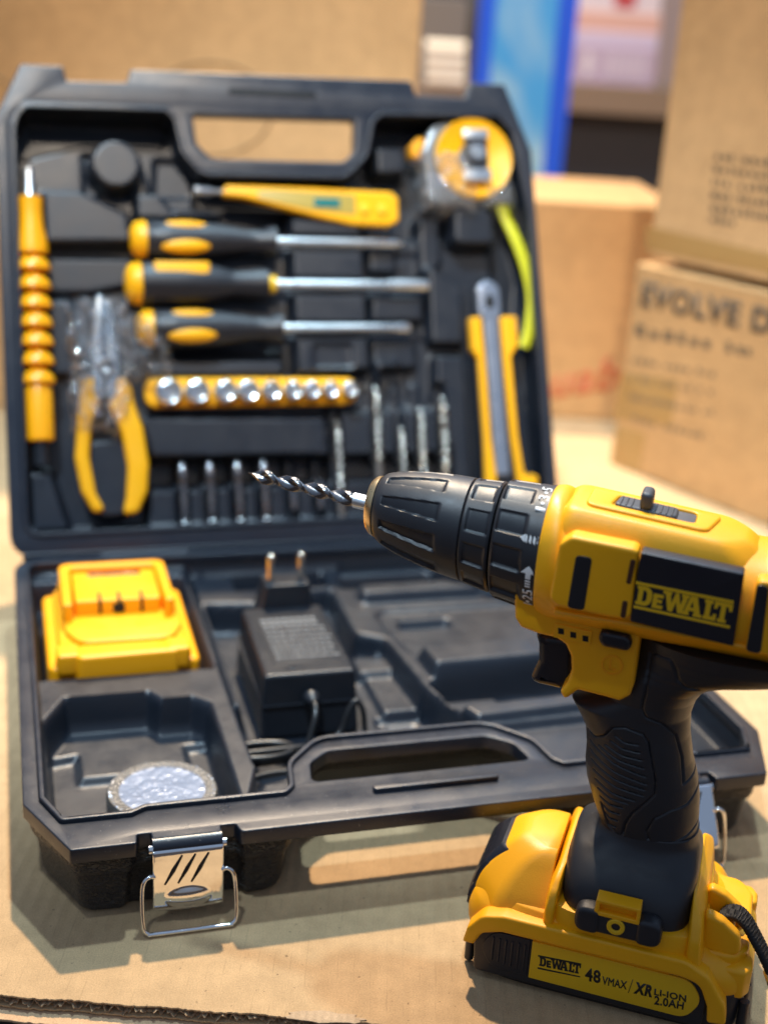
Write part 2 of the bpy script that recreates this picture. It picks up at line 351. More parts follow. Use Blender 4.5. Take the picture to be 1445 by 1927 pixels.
def hfield(name, u0, u1, v0, v1, step, fn, keep, m, parent, sy=1):
    nu, nv = int((u1-u0)/step)+1, int((v1-v0)/step)+1
    U, V = np.meshgrid(np.linspace(u0, u1, nu), np.linspace(v0, v1, nv), indexing='ij')
    Z = fn(U, V); K = sdpoly(U, V, keep) < 2.2
    Vt = np.stack([U, V*sy, Z], -1).reshape(-1, 3)
    idx = np.arange(nu*nv).reshape(nu, nv); q = K[:-1, :-1] & K[1:, :-1] & K[1:, 1:] & K[:-1, 1:]
    Fc = np.stack([idx[:-1, :-1], idx[1:, :-1], idx[1:, 1:], idx[:-1, 1:]], -1)[q]
    if sy < 0: Fc = Fc[:, ::-1]
    used = np.unique(Fc); rm = -np.ones(nu*nv, int); rm[used] = np.arange(len(used))
    return mesh(name, Vt[used], rm[Fc], m, parent, ang=70, fix=False)

# ================================================================= SETTING
def plainbox(name, label, cat, c0, ang, lx, ly, z0, z1, m, bev=2.5, group=None):
    """carton whose near-left bottom corner is c0; ang = direction of its front face"""
    t = thing(name, label, cat, WORLD, (c0[0], c0[1], z0), ang, group)
    box('carton_body', 0, lx, 0, ly, 0, z1-z0, m, t, bev=bev)
    return t
# cardboard sheet everything stands on
def torn(x0, x1, n, y, amp):
    return [(x0+(x1-x0)*i/n, y+(rng.rand()-.5)*amp) for i in range(n+1)]
e0, e1 = on_z(-60, 1868), on_z(760, 1930)
front = []
for i in range(181):
    t = i/180; p = e0+(e1-e0)*t; front.append((p[0], p[1]+1.2*math.sin(t*31)*.3+(rng.rand()-.5)*.7))
dirn = (e1-e0)[:2]/np.linalg.norm((e1-e0)[:2])
loop = [(front[0][0]-900, front[0][1]+10)]+front+[(front[-1][0]+900, front[-1][1]-25), (1400, 2300), (-1400, 2300)]
o = slab('cardboard_sheet', [loop], -1.0, 0, card_floor, frm=WORLD, bev=.25); o['kind'] = 'structure'; o.name = 'ground_cardboard'
o = slab('ground_liner', [[(p[0], p[1]-.9) for p in loop]], -5.6, -4.7, card_floor, frm=WORLD, bev=.25); o['kind'] = 'structure'; o.name = 'ground_cardboard_liner'
# corrugated core seen along the torn edge
V = []; Fc = []; n = 900; xs = np.linspace(front[0][0]-30, front[-1][0]+40, n)
for i, xx in enumerate(xs):
    yb = np.interp(xx, [f_[0] for f_ in front], [f_[1] for f_ in front])+.2
    z = -2.85+(1.0+.6*math.sin(xx*.21+1)*math.sin(xx*.083))*math.sin(xx*2*math.pi/7.4+1.6*math.sin(xx*.23))+.5*math.sin(xx*1.9)+.3*rng.rand()
    cr_ = 1.6*math.sin(xx*.9)+1.2*math.sin(xx*2.3+1)+1.5*rng.rand()
    V += [(xx, yb-.9+cr_*.5, z-.25), (xx, yb+25, z-.25), (xx, yb-.9+cr_*.5, z+.25), (xx, yb+25, z+.25)]
for i in range(n-1):
    a = i*4; b = a+4
    Fc += [(a, b, b+2, a+2), (a+2, b+2, b+3, a+3), (a, a+1, b+1, b)]
card_dark = cardboard('cardboard_core', (.44, .31, .19), lines=False)
o = mesh('ground_corrugated_core', V, Fc, card_dark); o['kind'] = 'structure'
# carton flap one layer lower and the dark floor under all
o = slab('ground_carton_flap', [[(p[0], p[1]-8.2-.8*math.sin(p[0]*.05)) if abs(p[0]) < 300 else p for p in loop]], -7.6, -6.3, cardboard('cardboard_flap', (.66, .43, .25), lines=False), frm=WORLD, bev=.3); o['kind'] = 'structure'
o = box('ground_floor', -9000, 9000, -3000, 14000, -420, -400, mat('floor_dark', (.06, .045, .04), .6), bev=0); o['kind'] = 'structure'
# torn peeled patch on the sheet
tt = []
c = on_z(610, 1916)
for i in range(26):
    a = 2*math.pi*i/26; tt.append((c[0]+17*math.cos(a)*(1+.25*(rng.rand()-.5)), c[1]+3.6*math.sin(a)*(1+.5*(rng.rand()-.5))))
o = slab('ground_torn_patch', [tt], .02, .5, cardboard('cardboard_torn', (.50, .36, .23), lines=False, depth=.5), frm=WORLD, bev=.15); o['kind'] = 'structure'
for i in range(16):                      # little creases standing up around it
    a = 2*math.pi*i/16; p = np.array([c[0]+16*math.cos(a), c[1]+3.4*math.sin(a)])
pts = []

# --- cartons behind on the right
BC = on_z(1150, 872); BR_ = on_z(1445, 990)
ang = math.atan2(BR_[1]-BC[1], BR_[0]-BC[0])
def height_at(x, y, P):                  # height of the ray through x, y above ground point P
    d = ray(x, y); t = math.hypot(P[0], P[1])/math.hypot(d[0], d[1]); return HC+t*d[2]
zt = height_at(1198, 494, BC)
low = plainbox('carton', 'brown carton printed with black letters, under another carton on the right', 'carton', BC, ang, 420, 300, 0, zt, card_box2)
def face(p): return (p[0], -.2-p[2], p[1])
def at_face(x, y, C0, a_):               # image point -> (along, height) on the vertical face through C0
    d = ray(x, y); nn = np.array([math.sin(a_), -math.cos(a_), 0]); ax = np.array([math.cos(a_), math.sin(a_), 0])
    t = ((C0-CAM) @ nn)/(d @ nn); P = CAM+t*d; return (float((P-C0) @ ax), float(P[2]))
def fq(pts4, C0, a_, w_, h_, off=.2):
    c = [np.array(at_face(x, y, C0, a_)) for x, y in pts4]
    def T(p):
        s, t = p[0]/w_, p[1]/h_; q = c[0]*(1-s)*(1-t)+c[1]*s*(1-t)+c[2]*s*t+c[3]*(1-s)*t
        return (q[0], -off-p[2], q[1])
    return T
text('lettering', 'EVOLVE D', 10, 1, mat('faded_ink', (.075, .06, .045), .7), fq([(1203, 577), (1450, 633), (1456, 583), (1210, 528)], BC, ang, 10, 1), low, ext=.3, bold=.045)
def smudge(name, rows, C0, a_, parent, m, off=.2):
    V = []; Fc = []
    for (xa, ya, xb, yb, h) in rows:
        x_ = 0.
        L_ = math.hypot(xb-xa, yb-ya)
        while x_ < L_:
            wd = rng.uniform(.35, .8)*h; s0, s1 = x_/L_, min(1, (x_+wd)/L_); hh = h*rng.uniform(.55, 1)
            q = [at_face(xa+(xb-xa)*s, ya+(yb-ya)*s-dy, C0, a_) for s, dy in ((s0, 0), (s1, 0), (s1, hh), (s0, hh))]
            k = len(V)
            # thin letter-like strokes: frame of the cell with a bar
            V += [(p[0], -off, p[1]) for p in q]; Fc.append((k, k+1, k+2, k+3))
            x_ += wd+h*rng.uniform(.2, .45)
            if rng.rand() < .12: x_ += h*.8
    return mesh(name, V, Fc, m, parent, fix=False)
ink2 = mat('faint_ink', (.20, .14, .08), .7); ink3 = mat('dim_ink', (.13, .095, .06), .7)
smudge('small_print', [(1195, 632, 1412, 672, 24)], BC, ang, low, ink3)
smudge('small_print', [(1190, 683, 1355, 712, 13), (1185, 717, 1350, 746, 13), (1185, 752, 1345, 784, 13), (1190, 793, 1335, 830, 13)], BC, ang, low, ink2, off=.25)
def faceslab(name, pxs, C0, a_, m, parent, off=(.05, .4), r=2):
    lp_ = rp([at_face(x, y, C0, a_) for x, y in pxs], r)
    return slab(name, [lp_], off[0], off[1], m, parent, bev=.05, T=SIDE)
faceslab('tape', [(1172, 700), (1275, 715), (1262, 800), (1150, 790)], BC, ang, tape_m, low, (.05, .15))
faceslab('tape', [(1158, 800), (1215, 815), (1200, 905), (1146, 885)], BC, ang, tape_m, low, (.05, .15))
# upper carton
UC = BC.copy(); a2 = ang+.02
up_ = plainbox('carton', 'upper brown carton on the right with lines of grey print, standing on the lettered carton', 'carton', UC+np.array([10, -4, 0]), a2, 420, 290, zt+7, zt+330, card_box)
U2 = UC+np.array([10, -4, 0.])
class _o: pass
def rel(T, dz): return lambda p: (lambda q: (q[0], q[1], q[2]-dz))(T(p))
def smudge_up():
    rows = [(1345, 300, 1480, 318, 15), (1342, 324, 1480, 342, 15), (1340, 349, 1480, 368, 15), (1338, 374, 1480, 395, 15), (1336, 398, 1480, 420, 15), (1336, 418, 1392, 427, 14)]
    o = smudge('small_print', rows, U2, a2, up_, ink3, off=.3)
    for v in o.data.vertices: v.co.z -= (zt+7)*S
smudge_up()
o = faceslab('tape', [(1215, 425), (1470, 482), (1470, 520), (1215, 470)], U2, a2, tape_m, up_, (.3, .5))
for v in o.data.vertices: v.co.z -= (zt+7)*S
# middle carton with red print
MC = on_z(860, 775); MR = on_z(1180, 785)
am = 0.02
MC = on_z(860, 776)
zm = height_at(1010, 372, on_z(1010, 780))
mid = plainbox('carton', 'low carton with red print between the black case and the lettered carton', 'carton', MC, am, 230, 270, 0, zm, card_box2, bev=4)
text('red_print', 'uab', 10, 1, mat('red_ink', (.52, .15, .06), .7), fq([(1035, 750), (1165, 732), (1165, 668), (1035, 690)], MC, am, 10, 1), mid, bold=.03, shear=.3)
lp_ = [at_face(x, y, MC, am) for x, y in [(1085, 372), (1180, 372), (1180, 780), (1085, 780)]]
# big carton behind the lid
LC = np.array([-620., 1330., 0]); al = 0.0
rdge = at_face(790, 80, LC, al)
bigc = plainbox('carton', 'large plain brown carton with a faint pen ring, behind the open lid', 'carton', LC, al, rdge[0], 300, 0, 640, card_box, bev=3)
ring = [(at_face(395+118*math.cos(t), 205+88*math.sin(t), LC, al)) for t in np.linspace(0, 2*math.pi, 60, endpoint=False)]
tube('pen_ring', [(p[0], -.1, p[1]) for p in ring], 1.3, mat('pen_ink', (.30, .19, .09), .8), bigc, closed=True, n=6, flat=(1, 1))
ring = [(at_face(-70+118*math.cos(t), 222+92*math.sin(t), LC, al)) for t in np.linspace(-1.9, -.5, 30)]
tube('pen_arc', [(p[0], -.1, p[1]) for p in ring], 1.3, MATS['pen_ink'], bigc, n=6)

# --- things far behind: rolls, blue banner, shelf with boxes
def hang(x, y, dist):                    # a point on the ray at horizontal distance dist along world y
    d = ray(x, y); return CAM+d*(dist/d[1])
YB = 2100.
p0, p1 = hang(878, 322, YB), hang(1056, 322, YB); p2, p3 = hang(878, -80, YB), hang(1078, -80, YB)
bn = thing('banner_panel', 'tall bright blue panel with pale blue marbled middle, behind the cartons', 'panel', WORLD, (p0[0], YB, p0[2]))
hh = p3[2]-p0[2]; ww = p1[0]-p0[0]; lean = (p3[0]-p1[0])-3
def shp(x_): return lambda c: (c[0]+lean*0*c[2]/hh, -c[1], c[2])
blue = mat('royal_blue', (.002, .10, .85), .4)
def marb(m, n, b, tc, noise):
    a = noise(4.5, 3, .5); a.inputs['Distortion'].default_value = 2.0; r = n.nodes.new('ShaderNodeValToRGB'); n.links.new(a.outputs[0], r.inputs[0])
    r.color_ramp.elements[0].position = .40; r.color_ramp.elements[0].color = (.05, .36, .85, 1)
    r.color_ramp.elements[1].position = .66; r.color_ramp.elements[1].color = (.34, .60, .82, 1)
    n.links.new(r.outputs[0], b.inputs['Base Color'])
marble = mat('blue_marble', (.12, .45, .8), .5, extra=marb)
box('frame_panel', 0, ww, 0, 14, -260, hh, blue, bn, bev=1)
box('marbled_sheet', ww*.16, ww*.80, -2, -.3, -260, hh, marble, bn, bev=.2)
# shelf unit
YS = 2500.
s0 = hang(1040, 322, YS); s1 = hang(1290, 322, YS)
sh = thing('shelf', 'wooden shelf board with dark space below, between blue panel and right cartons', 'shelf', WORLD, (s0[0], YS, 0))
zb = hang(1150, 160, YS)[2]; zb2 = hang(1150, 215, YS)[2]; zlow = hang(1150, 330, YS)[2]
woodm = mat('shelf_wood', (.20, .14, .10), .6)
box('shelf_board', -30, s1[0]-s0[0]+60, 0, 500, zb2, zb, woodm, sh, bev=1)
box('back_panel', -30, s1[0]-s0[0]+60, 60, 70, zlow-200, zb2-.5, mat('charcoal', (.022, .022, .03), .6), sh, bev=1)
box('shelf_back', -30, s1[0]-s0[0]+60, 505, 515, zb2, zb+600, mat('shelf_wall', (.35, .27, .27), .7), sh, bev=1)
def shelfbox(x0, x1, ya, yb, col, nm, label, y=YS+20, dep=200):
    a = hang(x0, yb, y); b = hang(x1, ya, y); ob = box(nm, 0, b[0]-a[0], 0, dep, 0, b[2]-a[2], mat(nm+'_'+str(ya), col, .55), None, WORLD, bev=2)
    ob.matrix_world = Matrix.Translation(Vector((a[0], y, a[2]))*S); tag(ob, label, 'box'); return ob
b1 = shelfbox(1072, 1238, 92, 158, (.40, .32, .46), 'product_box', 'lilac box with white marks, lowest on the shelf')
b1z = hang(1072, 158, YS+20)
wm = mat('white_mark', (.62, .58, .66), .6)
t_ = hang(1100, 140, YS+19); 
for (xa, xb, ya, yb) in ((1098, 1116, 100, 140), (1135, 1222, 105, 145)):
    a = hang(xa, yb, YS+19); b = hang(xb, ya, YS+19)
    if xa == 1098: box('white_mark', a[0]-b1z[0], b[0]-b1z[0], -1.2, -.3, a[2]-b1z[2], b[2]-b1z[2], wm, b1, bev=.1)
    else:
        for k in range(6):
            xx = a[0]+(b[0]-a[0])*k/6; box('white_mark', xx-b1z[0], xx-b1z[0]+(b[0]-a[0])/9, -1.2, -.3, a[2]-b1z[2], b[2]-b1z[2], mat('pale_mark', (.50, .44, .56), .6), b1, bev=.1)
shelfbox(1070, 1240, 66, 91, (.50, .44, .62), 'product_box', 'thin lavender box lying on the lilac box', YS+22)
shelfbox(1073, 1245, 28, 65, (.62, .38, .34), 'product_box', 'salmon pink box above the thin lavender box', YS+24)
b4 = shelfbox(1074, 1250, -40, 27, (.66, .58, .66), 'product_box', 'pale box with a red mark, at the top edge of the photo', YS+26)
a = hang(1155, 12, YS+25); bb_ = hang(1074, 27, YS+26)
box('red_mark', a[0]-bb_[0], a[0]-bb_[0]+38, -1.5, -.3, a[2]-bb_[2], a[2]-bb_[2]+40, mat('red_mark', (.5, .05, .06), .5), b4, bev=.1)
# white rolls and dark rack between big carton and blue panel
YR = 2300.
a = hang(792, 180, YR); b = hang(885, -80, YR)
rk = box('rack', 0, b[0]-a[0]+20, 0, 300, 0, b[2]-a[2], mat('rack_grey', (.17, .15, .14), .6), None, WORLD, bev=2)
rk.matrix_world = Matrix.Translation(Vector((a[0]-10, YR+160, a[2]-60))*S); tag(rk, 'grey brown rack in the gap left of the blue panel', 'rack')
for k, yy in enumerate((92, 112, 132, 152)):
    c = hang(838, yy, YR); r_ = 13
    o = lathe('paper_roll', [(-34, 1), (-34, r_), (34, r_), (34, 1)], mat('cream_paper', (.72, .66, .56), .7), None, None, N=24)
    o.matrix_world = Matrix.Translation(Vector(c)*S)
    tag(o, ['cream roll on top of the stack left of the blue panel', 'second cream roll from the top of the stack', 'third cream roll from the top of the stack', 'bottom cream roll of the stack just above the case lid'][k], 'roll', 'cream rolls stacked by the blue panel')
pm = box('rack_shelf', 0, 110, 0, 120, 0, 6, woodm, None, WORLD, bev=.5); c = hang(838, 152, YR); pm.matrix_world = Matrix.Translation(Vector((c[0]-55, YR-15, c[2]-20))*S)
tag(pm, 'narrow brown ledge carrying the cream rolls', 'shelf')
for k in range(1): pass

# ================================================================= CASE
case = thing('tool_case', 'black moulded tool case lying open, lid up and tray towards viewer', 'tool case', BASE)
MX = lambda pts: [(W-p[0],)+tuple(p[1:]) for p in pts[::-1]]
half = [(20, 350, 2), (50, 350, 1.5), (50.8, 343, 1.5), (57, 343, 1), (57.5, 348.3, .5), (89.5, 348.3, .5), (90, 343, 1), (97, 343, 1.5), (98.5, 350, 3)]
outer = rp([(0, 0, 22), (0, 308, 4)]+half+MX(half)+[(W, 308, 4), (W, 0, 22)])
inn_h = [(8, 307, 3), (17, 328, 3), (50, 328, 3), (57, 324, 4), (126, 324, 5), (131, 318, 6), (134, 297, 16), (153, 276, 18)]
inner = rp([(7, 10, 14)]+inn_h+MX(inn_h)+[(W-7, 10, 14)])
hole = rp([(141, 314, 4), (144, 296, 10), (156, 286, 10), (W-156, 286, 10), (W-144, 296, 10), (W-141, 314, 4)])
fy = lambda lp: [(p[0], -p[1]) for p in lp]
slab('lower_rim', [fy(outer), fy(inner), fy(hole)], HB-8, HB, shell, case, bev=.8, res=3)
# raised tongue along the inner edge
def offs(poly, d):
    P = np.array(poly, float); n = len(P); out = []
    for i in range(n):
        a, p, b = P[i-1], P[i], P[(i+1) % n]; t = b-a; t = t/(np.linalg.norm(t)+1e-9); out.append(tuple(p+np.array([t[1], -t[0]])*d))
    return out
area = lambda P: sum(P[i-1][0]*P[i][1]-P[i][0]*P[i-1][1] for i in range(len(P)))
sg = 1 if area(inner) > 0 else -1
slab('rim_ridge', [fy(offs(inner, .1*sg)), fy(offs(inner, -2.6*sg))], HB-4, HB+2.2, shell, case, bev=.7)
slab('rim_ridge', [fy(rp([(169, 326), (236, 326), (236, 330.5), (169, 330.5)], 2))], HB-2, HB+2.6, shell, case, bev=.6)
# outer hull with draft, leaving the grip hole open
hull_h = [(2, 305, 9), (21.5, 346, 9), (48, 347, 2), (51, 343, 1.5), (97, 343, 1.5), (100, 347, 2), (124, 346, 10), (132, 326, 8), (136, 290, 12), (156, 277, 14)]
hull = rp([(2, 5, 20)]+hull_h+MX(hull_h)+[(W-2, 5, 20)])
def shrink(poly, k):
    P = np.array(poly); sh_ = 1 if area(poly) > 0 else -1; return offs(poly, -k*sh_)
def insetp(pts, d):
    P = [np.array(p[:2], float) for p in pts]; sg_ = 1 if area(P) > 0 else -1; out = []; n = len(P)
    for i in range(n):
        a, p, b = P[i-1], P[i], P[(i+1) % n]; u1 = (p-a)/np.linalg.norm(p-a); u2 = (b-p)/np.linalg.norm(b-p)
        n1 = np.array([-u1[1], u1[0]])*sg_; n2 = np.array([-u2[1], u2[0]])*sg_; m = n1+n2; m = m/max(m @ m, .5)*2*d
        out.append((p[0]+m[0], p[1]+m[1], pts[i][2] if len(pts[i]) > 2 else 0))
    return rp(out)
hull_c = [(2, 5, 20)]+hull_h+MX(hull_h)+[(W-2, 5, 20)]
secs = [[(p[0], -p[1], z) for p in insetp(hull_c, k)] for z, k in ((HB-6.5, .6), (29, 1.0), (26, 2.0), (24.5, 4), (6, 6.2), (2.6, 7.6), (.6, 10))]
loft('lower_hull', secs, shell_tex, case, caps=False, ang=60)
# bottom and skin closing the hull
slab('hull_bottom', [fy(insetp(hull_c, 9.5))], .4, 2.0, shell_tex, case, bev=.3)
skirt = []
# moulded tray
def tray(U, V):
    Z = np.full(U.shape, 12.)
    # left column: battery bay, plateau, roll pocket
    Z = press(Z, U, V, [(8, 10), (118, 10), (120, 330), (8, 330)], 36, 4)
    Z = press(Z, U, V, [(13, 24), (112, 24), (112, 164), (13, 164)], 14, 5)
    Z = press(Z, U, V, [(14, 215), (26, 190), (72, 190), (78, 200), (96, 200), (104, 208), (104, 318), (14, 318)], 13, 4)
    Z = press(Z, U, V, [(14, 218), (30, 215), (30, 240), (90, 240), (90, 215), (104, 215), (104, 318), (14, 318)], 9, 4)
    Z = press(Z, U, V, [(18, 290), (40, 290), (40, 318), (18, 318)], 20, 3)
    # adapter bay
    Z = press(Z, U, V, [(120, 12), (128, 12), (128, 200), (120, 200)], 28, 4)
    Z = press(Z, U, V, [(126, 60), (206, 60), (214, 90), (214, 270), (126, 290)], 8, 5)
    # raised ledge behind plug
    Z = press(Z, U, V, [(120, 12), (230, 12), (228, 46), (200, 50), (196, 70), (120, 60)], 30, 5)
    Z = press(Z, U, V, [(150, 18), (215, 18), (215, 40), (150, 40)], 12, 4)
    # big moulded drill-shaped relief on the right
    Z = press(Z, U, V, rp([(216, 14), (394, 14), (394, 320), (280, 320), (258, 262), (238, 200), (232, 130), (214, 118)], 10), 29, 5)
    Z = press(Z, U, V, rp([(226, 26), (296, 26), (296, 46), (226, 46)], 4), 15, 4)
    Z = press(Z, U, V, rp([(232, 58), (330, 58), (330, 74), (232, 74)], 4), 37, 4)
    Z = press(Z, U, V, rp([(300, 22), (388, 22), (388, 80), (340, 84), (300, 60)], 8), 10, 5)
    Z = press(Z, U, V, rp([(236, 86), (352, 86), (372, 120), (372, 156), (246, 156), (238, 120)], 12), 26, 4)
    Z = press(Z, U, V, rp([(250, 100), (286, 100), (286, 112), (250, 112)], 3), 20, 3)
    Z = press(Z, U, V, rp([(246, 160), (322, 158), (325, 186), (248, 188)], 4), 39, 6)
    Z = press(Z, U, V, rp([(244, 192), (384, 186), (388, 222), (250, 226)], 4), 10, 5)
    Z = press(Z, U, V, rp([(248, 206), (282, 206), (282, 222), (248, 222)], 3), 22, 3)
    Z = press(Z, U, V, rp([(250, 232), (392, 226), (392, 240), (256, 246)], 3), 34, 3)
    Z = press(Z, U, V, rp([(262, 250), (392, 246), (392, 310), (288, 318)], 8), 24, 4)
    # lit floor pockets near the middle
    Z = press(Z, U, V, rp([(210, 128), (232, 128), (234, 150), (210, 150)], 3), 16, 3)
    Z = press(Z, U, V, rp([(208, 196), (238, 196), (244, 250), (208, 252)], 3), 5, 3)
    Z = press(Z, U, V, rp([(213, 202), (233, 202), (237, 244), (213, 246)], 3), 3.5, 3)
    Z = press(Z, U, V, [(126, 262), (150, 262), (134, 320), (108, 320)], 14, 4)
    sd = sdpoly(U, V, offs(inner, 0)); t = sstep((sd+4.)/4.5); Z = Z*(1-t)+(HB-3)*t
    return Z
hfield('tray', 4, W-4, 6, 332, 1.25, tray, inner, shell_in, case, sy=-1)

# ---- lid
half_l = [(19, 347.5, 2), (48, 347.5, 2), (50, 337, 2), (92, 338, 2), (95, 347.5, 2)]
lo = rp([(-2, 2, 16), (0, 309, 4)]+half_l+[(W-95, 350, 2), (W-92, 339, 2), (W-52, 339, 2), (W-48, 351, 2), (W-19, 351, 2), (W+1, 300, 4), (W+11, 2, 16)])
li = rp([(8, 15, 12), (10, 306, 3), (19, 321, 3), (120, 321, 4), (127, 314, 5), (131, 290, 14), (144, 275, 14), (250, 276, 14), (266, 292, 14), (272, 318, 5), (280, 325, 4), (376, 328, 4), (388, 315, 4), (399, 250, 4), (W+3, 18, 12)])
lh = rp([(138, 317, 3), (140, 296, 8), (151, 285, 9), (250, 286, 9), (258.5, 294, 8), (260, 318.5, 3)])
lt = bpy.data.objects.new('lid_shell', bpy.data.meshes.new('lid_shell'))
LREL = BASE.inverted() @ LID
def lidpart(o):
    o.matrix_parent_inverse = Matrix.Identity(4); o.matrix_basis = LREL; return o
o = slab('upper_rim', [lo, li, lh], -11, 0, shell, case, bev=1.3, res=3); lidpart(o)
lidpart(slab('rim_ridge', [offs(li, .1*(1 if area(li) > 0 else -1)), offs(li, 3.0*(-1 if area(li) > 0 else 1))], -4, 1.8, shell, case, bev=.7))
lidpart(slab('rim_groove', [rect(165, 333, 231, 337.5, 2)], -.3, .25, void, case, bev=.1))
LHC = ([(5, 8, 16), (8, 300, 8), (22, 338, 5), (50, 334, 2), (94, 334, 2), (120, 338, 8), (129, 322, 8), (131, 292, 12), (147, 277, 12), (248, 278, 12), (266, 292, 12), (272, 322, 8), (285, 340, 8), (W-94, 336, 2), (W-50, 336, 2), (W-22, 340, 5), (W-6, 296, 8), (W+4, 8, 16)])
secs = [[(p[0], p[1], z) for p in insetp(LHC, k)] for z, k in ((-10.5, 0), (-20, 1), (-40, 3.2), (-44.5, 5), (-47, 8))]
lidpart(loft('upper_hull', secs, shell_tex, case, caps=False, ang=60))
lidpart(slab('hull_back', [insetp(LHC, 7.5)], -48.3, -46.7, shell_tex, case, bev=.3))
def lidf(U, V):
    Z = np.full(U.shape, -26.)
    B = lambda pts, z, d=4, r=3: press(Z, U, V, rp(pts, r), z, d)
    Z = B([(8, 285), (60, 300), (120, 300), (128, 322), (8, 322)], -40)
    Z = B([(140, 236), (300, 232), (330, 285), (300, 322), (272, 322), (264, 285), (140, 272)], -38)
    Z = B([(275, 235), (395, 235), (395, 325), (275, 325)], -38)
    Z = B([(110, 262), (140, 262), (134, 290), (112, 290)], -30)
    # raised blocks
    Z = B([(30, 262), (56, 262), (66, 258), (90, 246), (92, 224), (30, 223)], -8, 5)
    Z = B([(30, 216), (92, 216), (92, 196), (62, 190), (30, 190)], -20)
    Z = B([(96, 262), (112, 262), (124, 248), (124, 243), (96, 243)], -12)
    Z = B([(122, 244), (158, 244), (158, 250), (122, 252)], -12)
    Z = B([(208, 246), (264, 244), (266, 130), (209, 128)], -7, 5)
    for s in (227, 194, 161): Z = press(Z, U, V, [(190, s-5), (320, s-5), (320, s+5), (190, s+5)], -24, 4)
    Z = press(Z, U, V, rp([(222, 133), (252, 133), (252, 150), (222, 150)], 3), -10, 3)
    Z = B([(270, 240), (292, 238), (292, 206), (270, 206)], -16); Z = B([(270, 188), (312, 188), (312, 168), (270, 168)], -14)
    Z = B([(270, 154), (306, 154), (306, 132), (270, 132)], -18)
    Z = B([(278, 303), (302, 303), (304, 282), (278, 280)], -12, 5, 5)
    Z = B([(336, 256), (371, 256), (372, 226), (336, 226)], -6, 6, 8)
    Z = B([(312, 250), (330, 250), (330, 215), (322, 205), (312, 205)], -18)
    Z = B([(316, 214), (344, 196), (344, 150), (316, 150)], -12, 4, 5)
    Z = B([(374, 245), (386, 250), (396, 200), (390, 150), (374, 160)], -30)
    Z = B([(320, 142), (344, 142), (346, 20), (330, 20), (330, 70), (318, 110)], -13, 4)
    Z = B([(272, 138), (290, 138), (290, 110), (272, 104)], -14)
    Z = B([(276, 132), (300, 132), (300, 106), (276, 106)], -30, 3)
    Z = B([(90, 99), (229, 96), (231, 66), (98, 68)], -6, 5)
    Z = B([(98, 140), (200, 140), (200, 128), (98, 128)], -14)
    Z = B([(232, 100), (330, 100), (330, 66), (232, 66)], -13, 4)
    Z = B([(54, 84), (82, 84), (86, 56), (80, 26), (58, 26), (50, 56)], -9, 5, 10)
    Z = B([(12, 62), (28, 62), (40, 18), (12, 18)], -10, 5)
    Z = B([(96, 46), (236, 46), (236, 18), (94, 18)], -15, 4)
    Z = B([(90, 66), (240, 66), (240, 48), (90, 48)], -34, 3)
    Z = B([(240, 66), (330, 66), (330, 48), (240, 48)], -34, 3)
    for u in (120.5, 140.5, 161, 180.5, 202, 223, 238): Z = press(Z, U, V, [(u-4, 12), (u+4, 12), (u+4, 66), (u-4, 66)], -24, 3)
    for u in (238, 269, 288, 304, 322): Z = press(Z, U, V, [(u-3.5, 60), (u+3.5, 60), (u+3.5, 120), (u-3.5, 120)], -24, 3)
    for u in (102, 120): pass
    Z = B([(30, 185), (48, 185), (48, 130), (30, 130)], -16, 4)
    Z = B([(94, 146), (200, 146), (200, 142), (94, 142)], -20)
    Z = B([(60, 292), (100, 292), (108, 262), (60, 262)], -30, 3)
    sd = np.hypot(U-82, V-280)-18; t = sstep(.5-sd/4); Z = Z*(1-t)+(-1.5)*t
    sd = sdpoly(U, V, li); t = sstep((sd+5.)/5.5); Z = Z*(1-t)+(-3)*t
    return Z
lidpart(hfield('lid_insert', 2, W+6, 8, 332, 1.4, lidf, li, shell_in, case))
box('hinge_strip', 6, W+6, .5, 7, HB-20, HB+3.4, shell, case, bev=1.5)
for uu in (60, 300):
    tube('hinge', [(uu, 3, HB-2), (uu+60, 3, HB-2)], 4.2, shell, case, n=16)
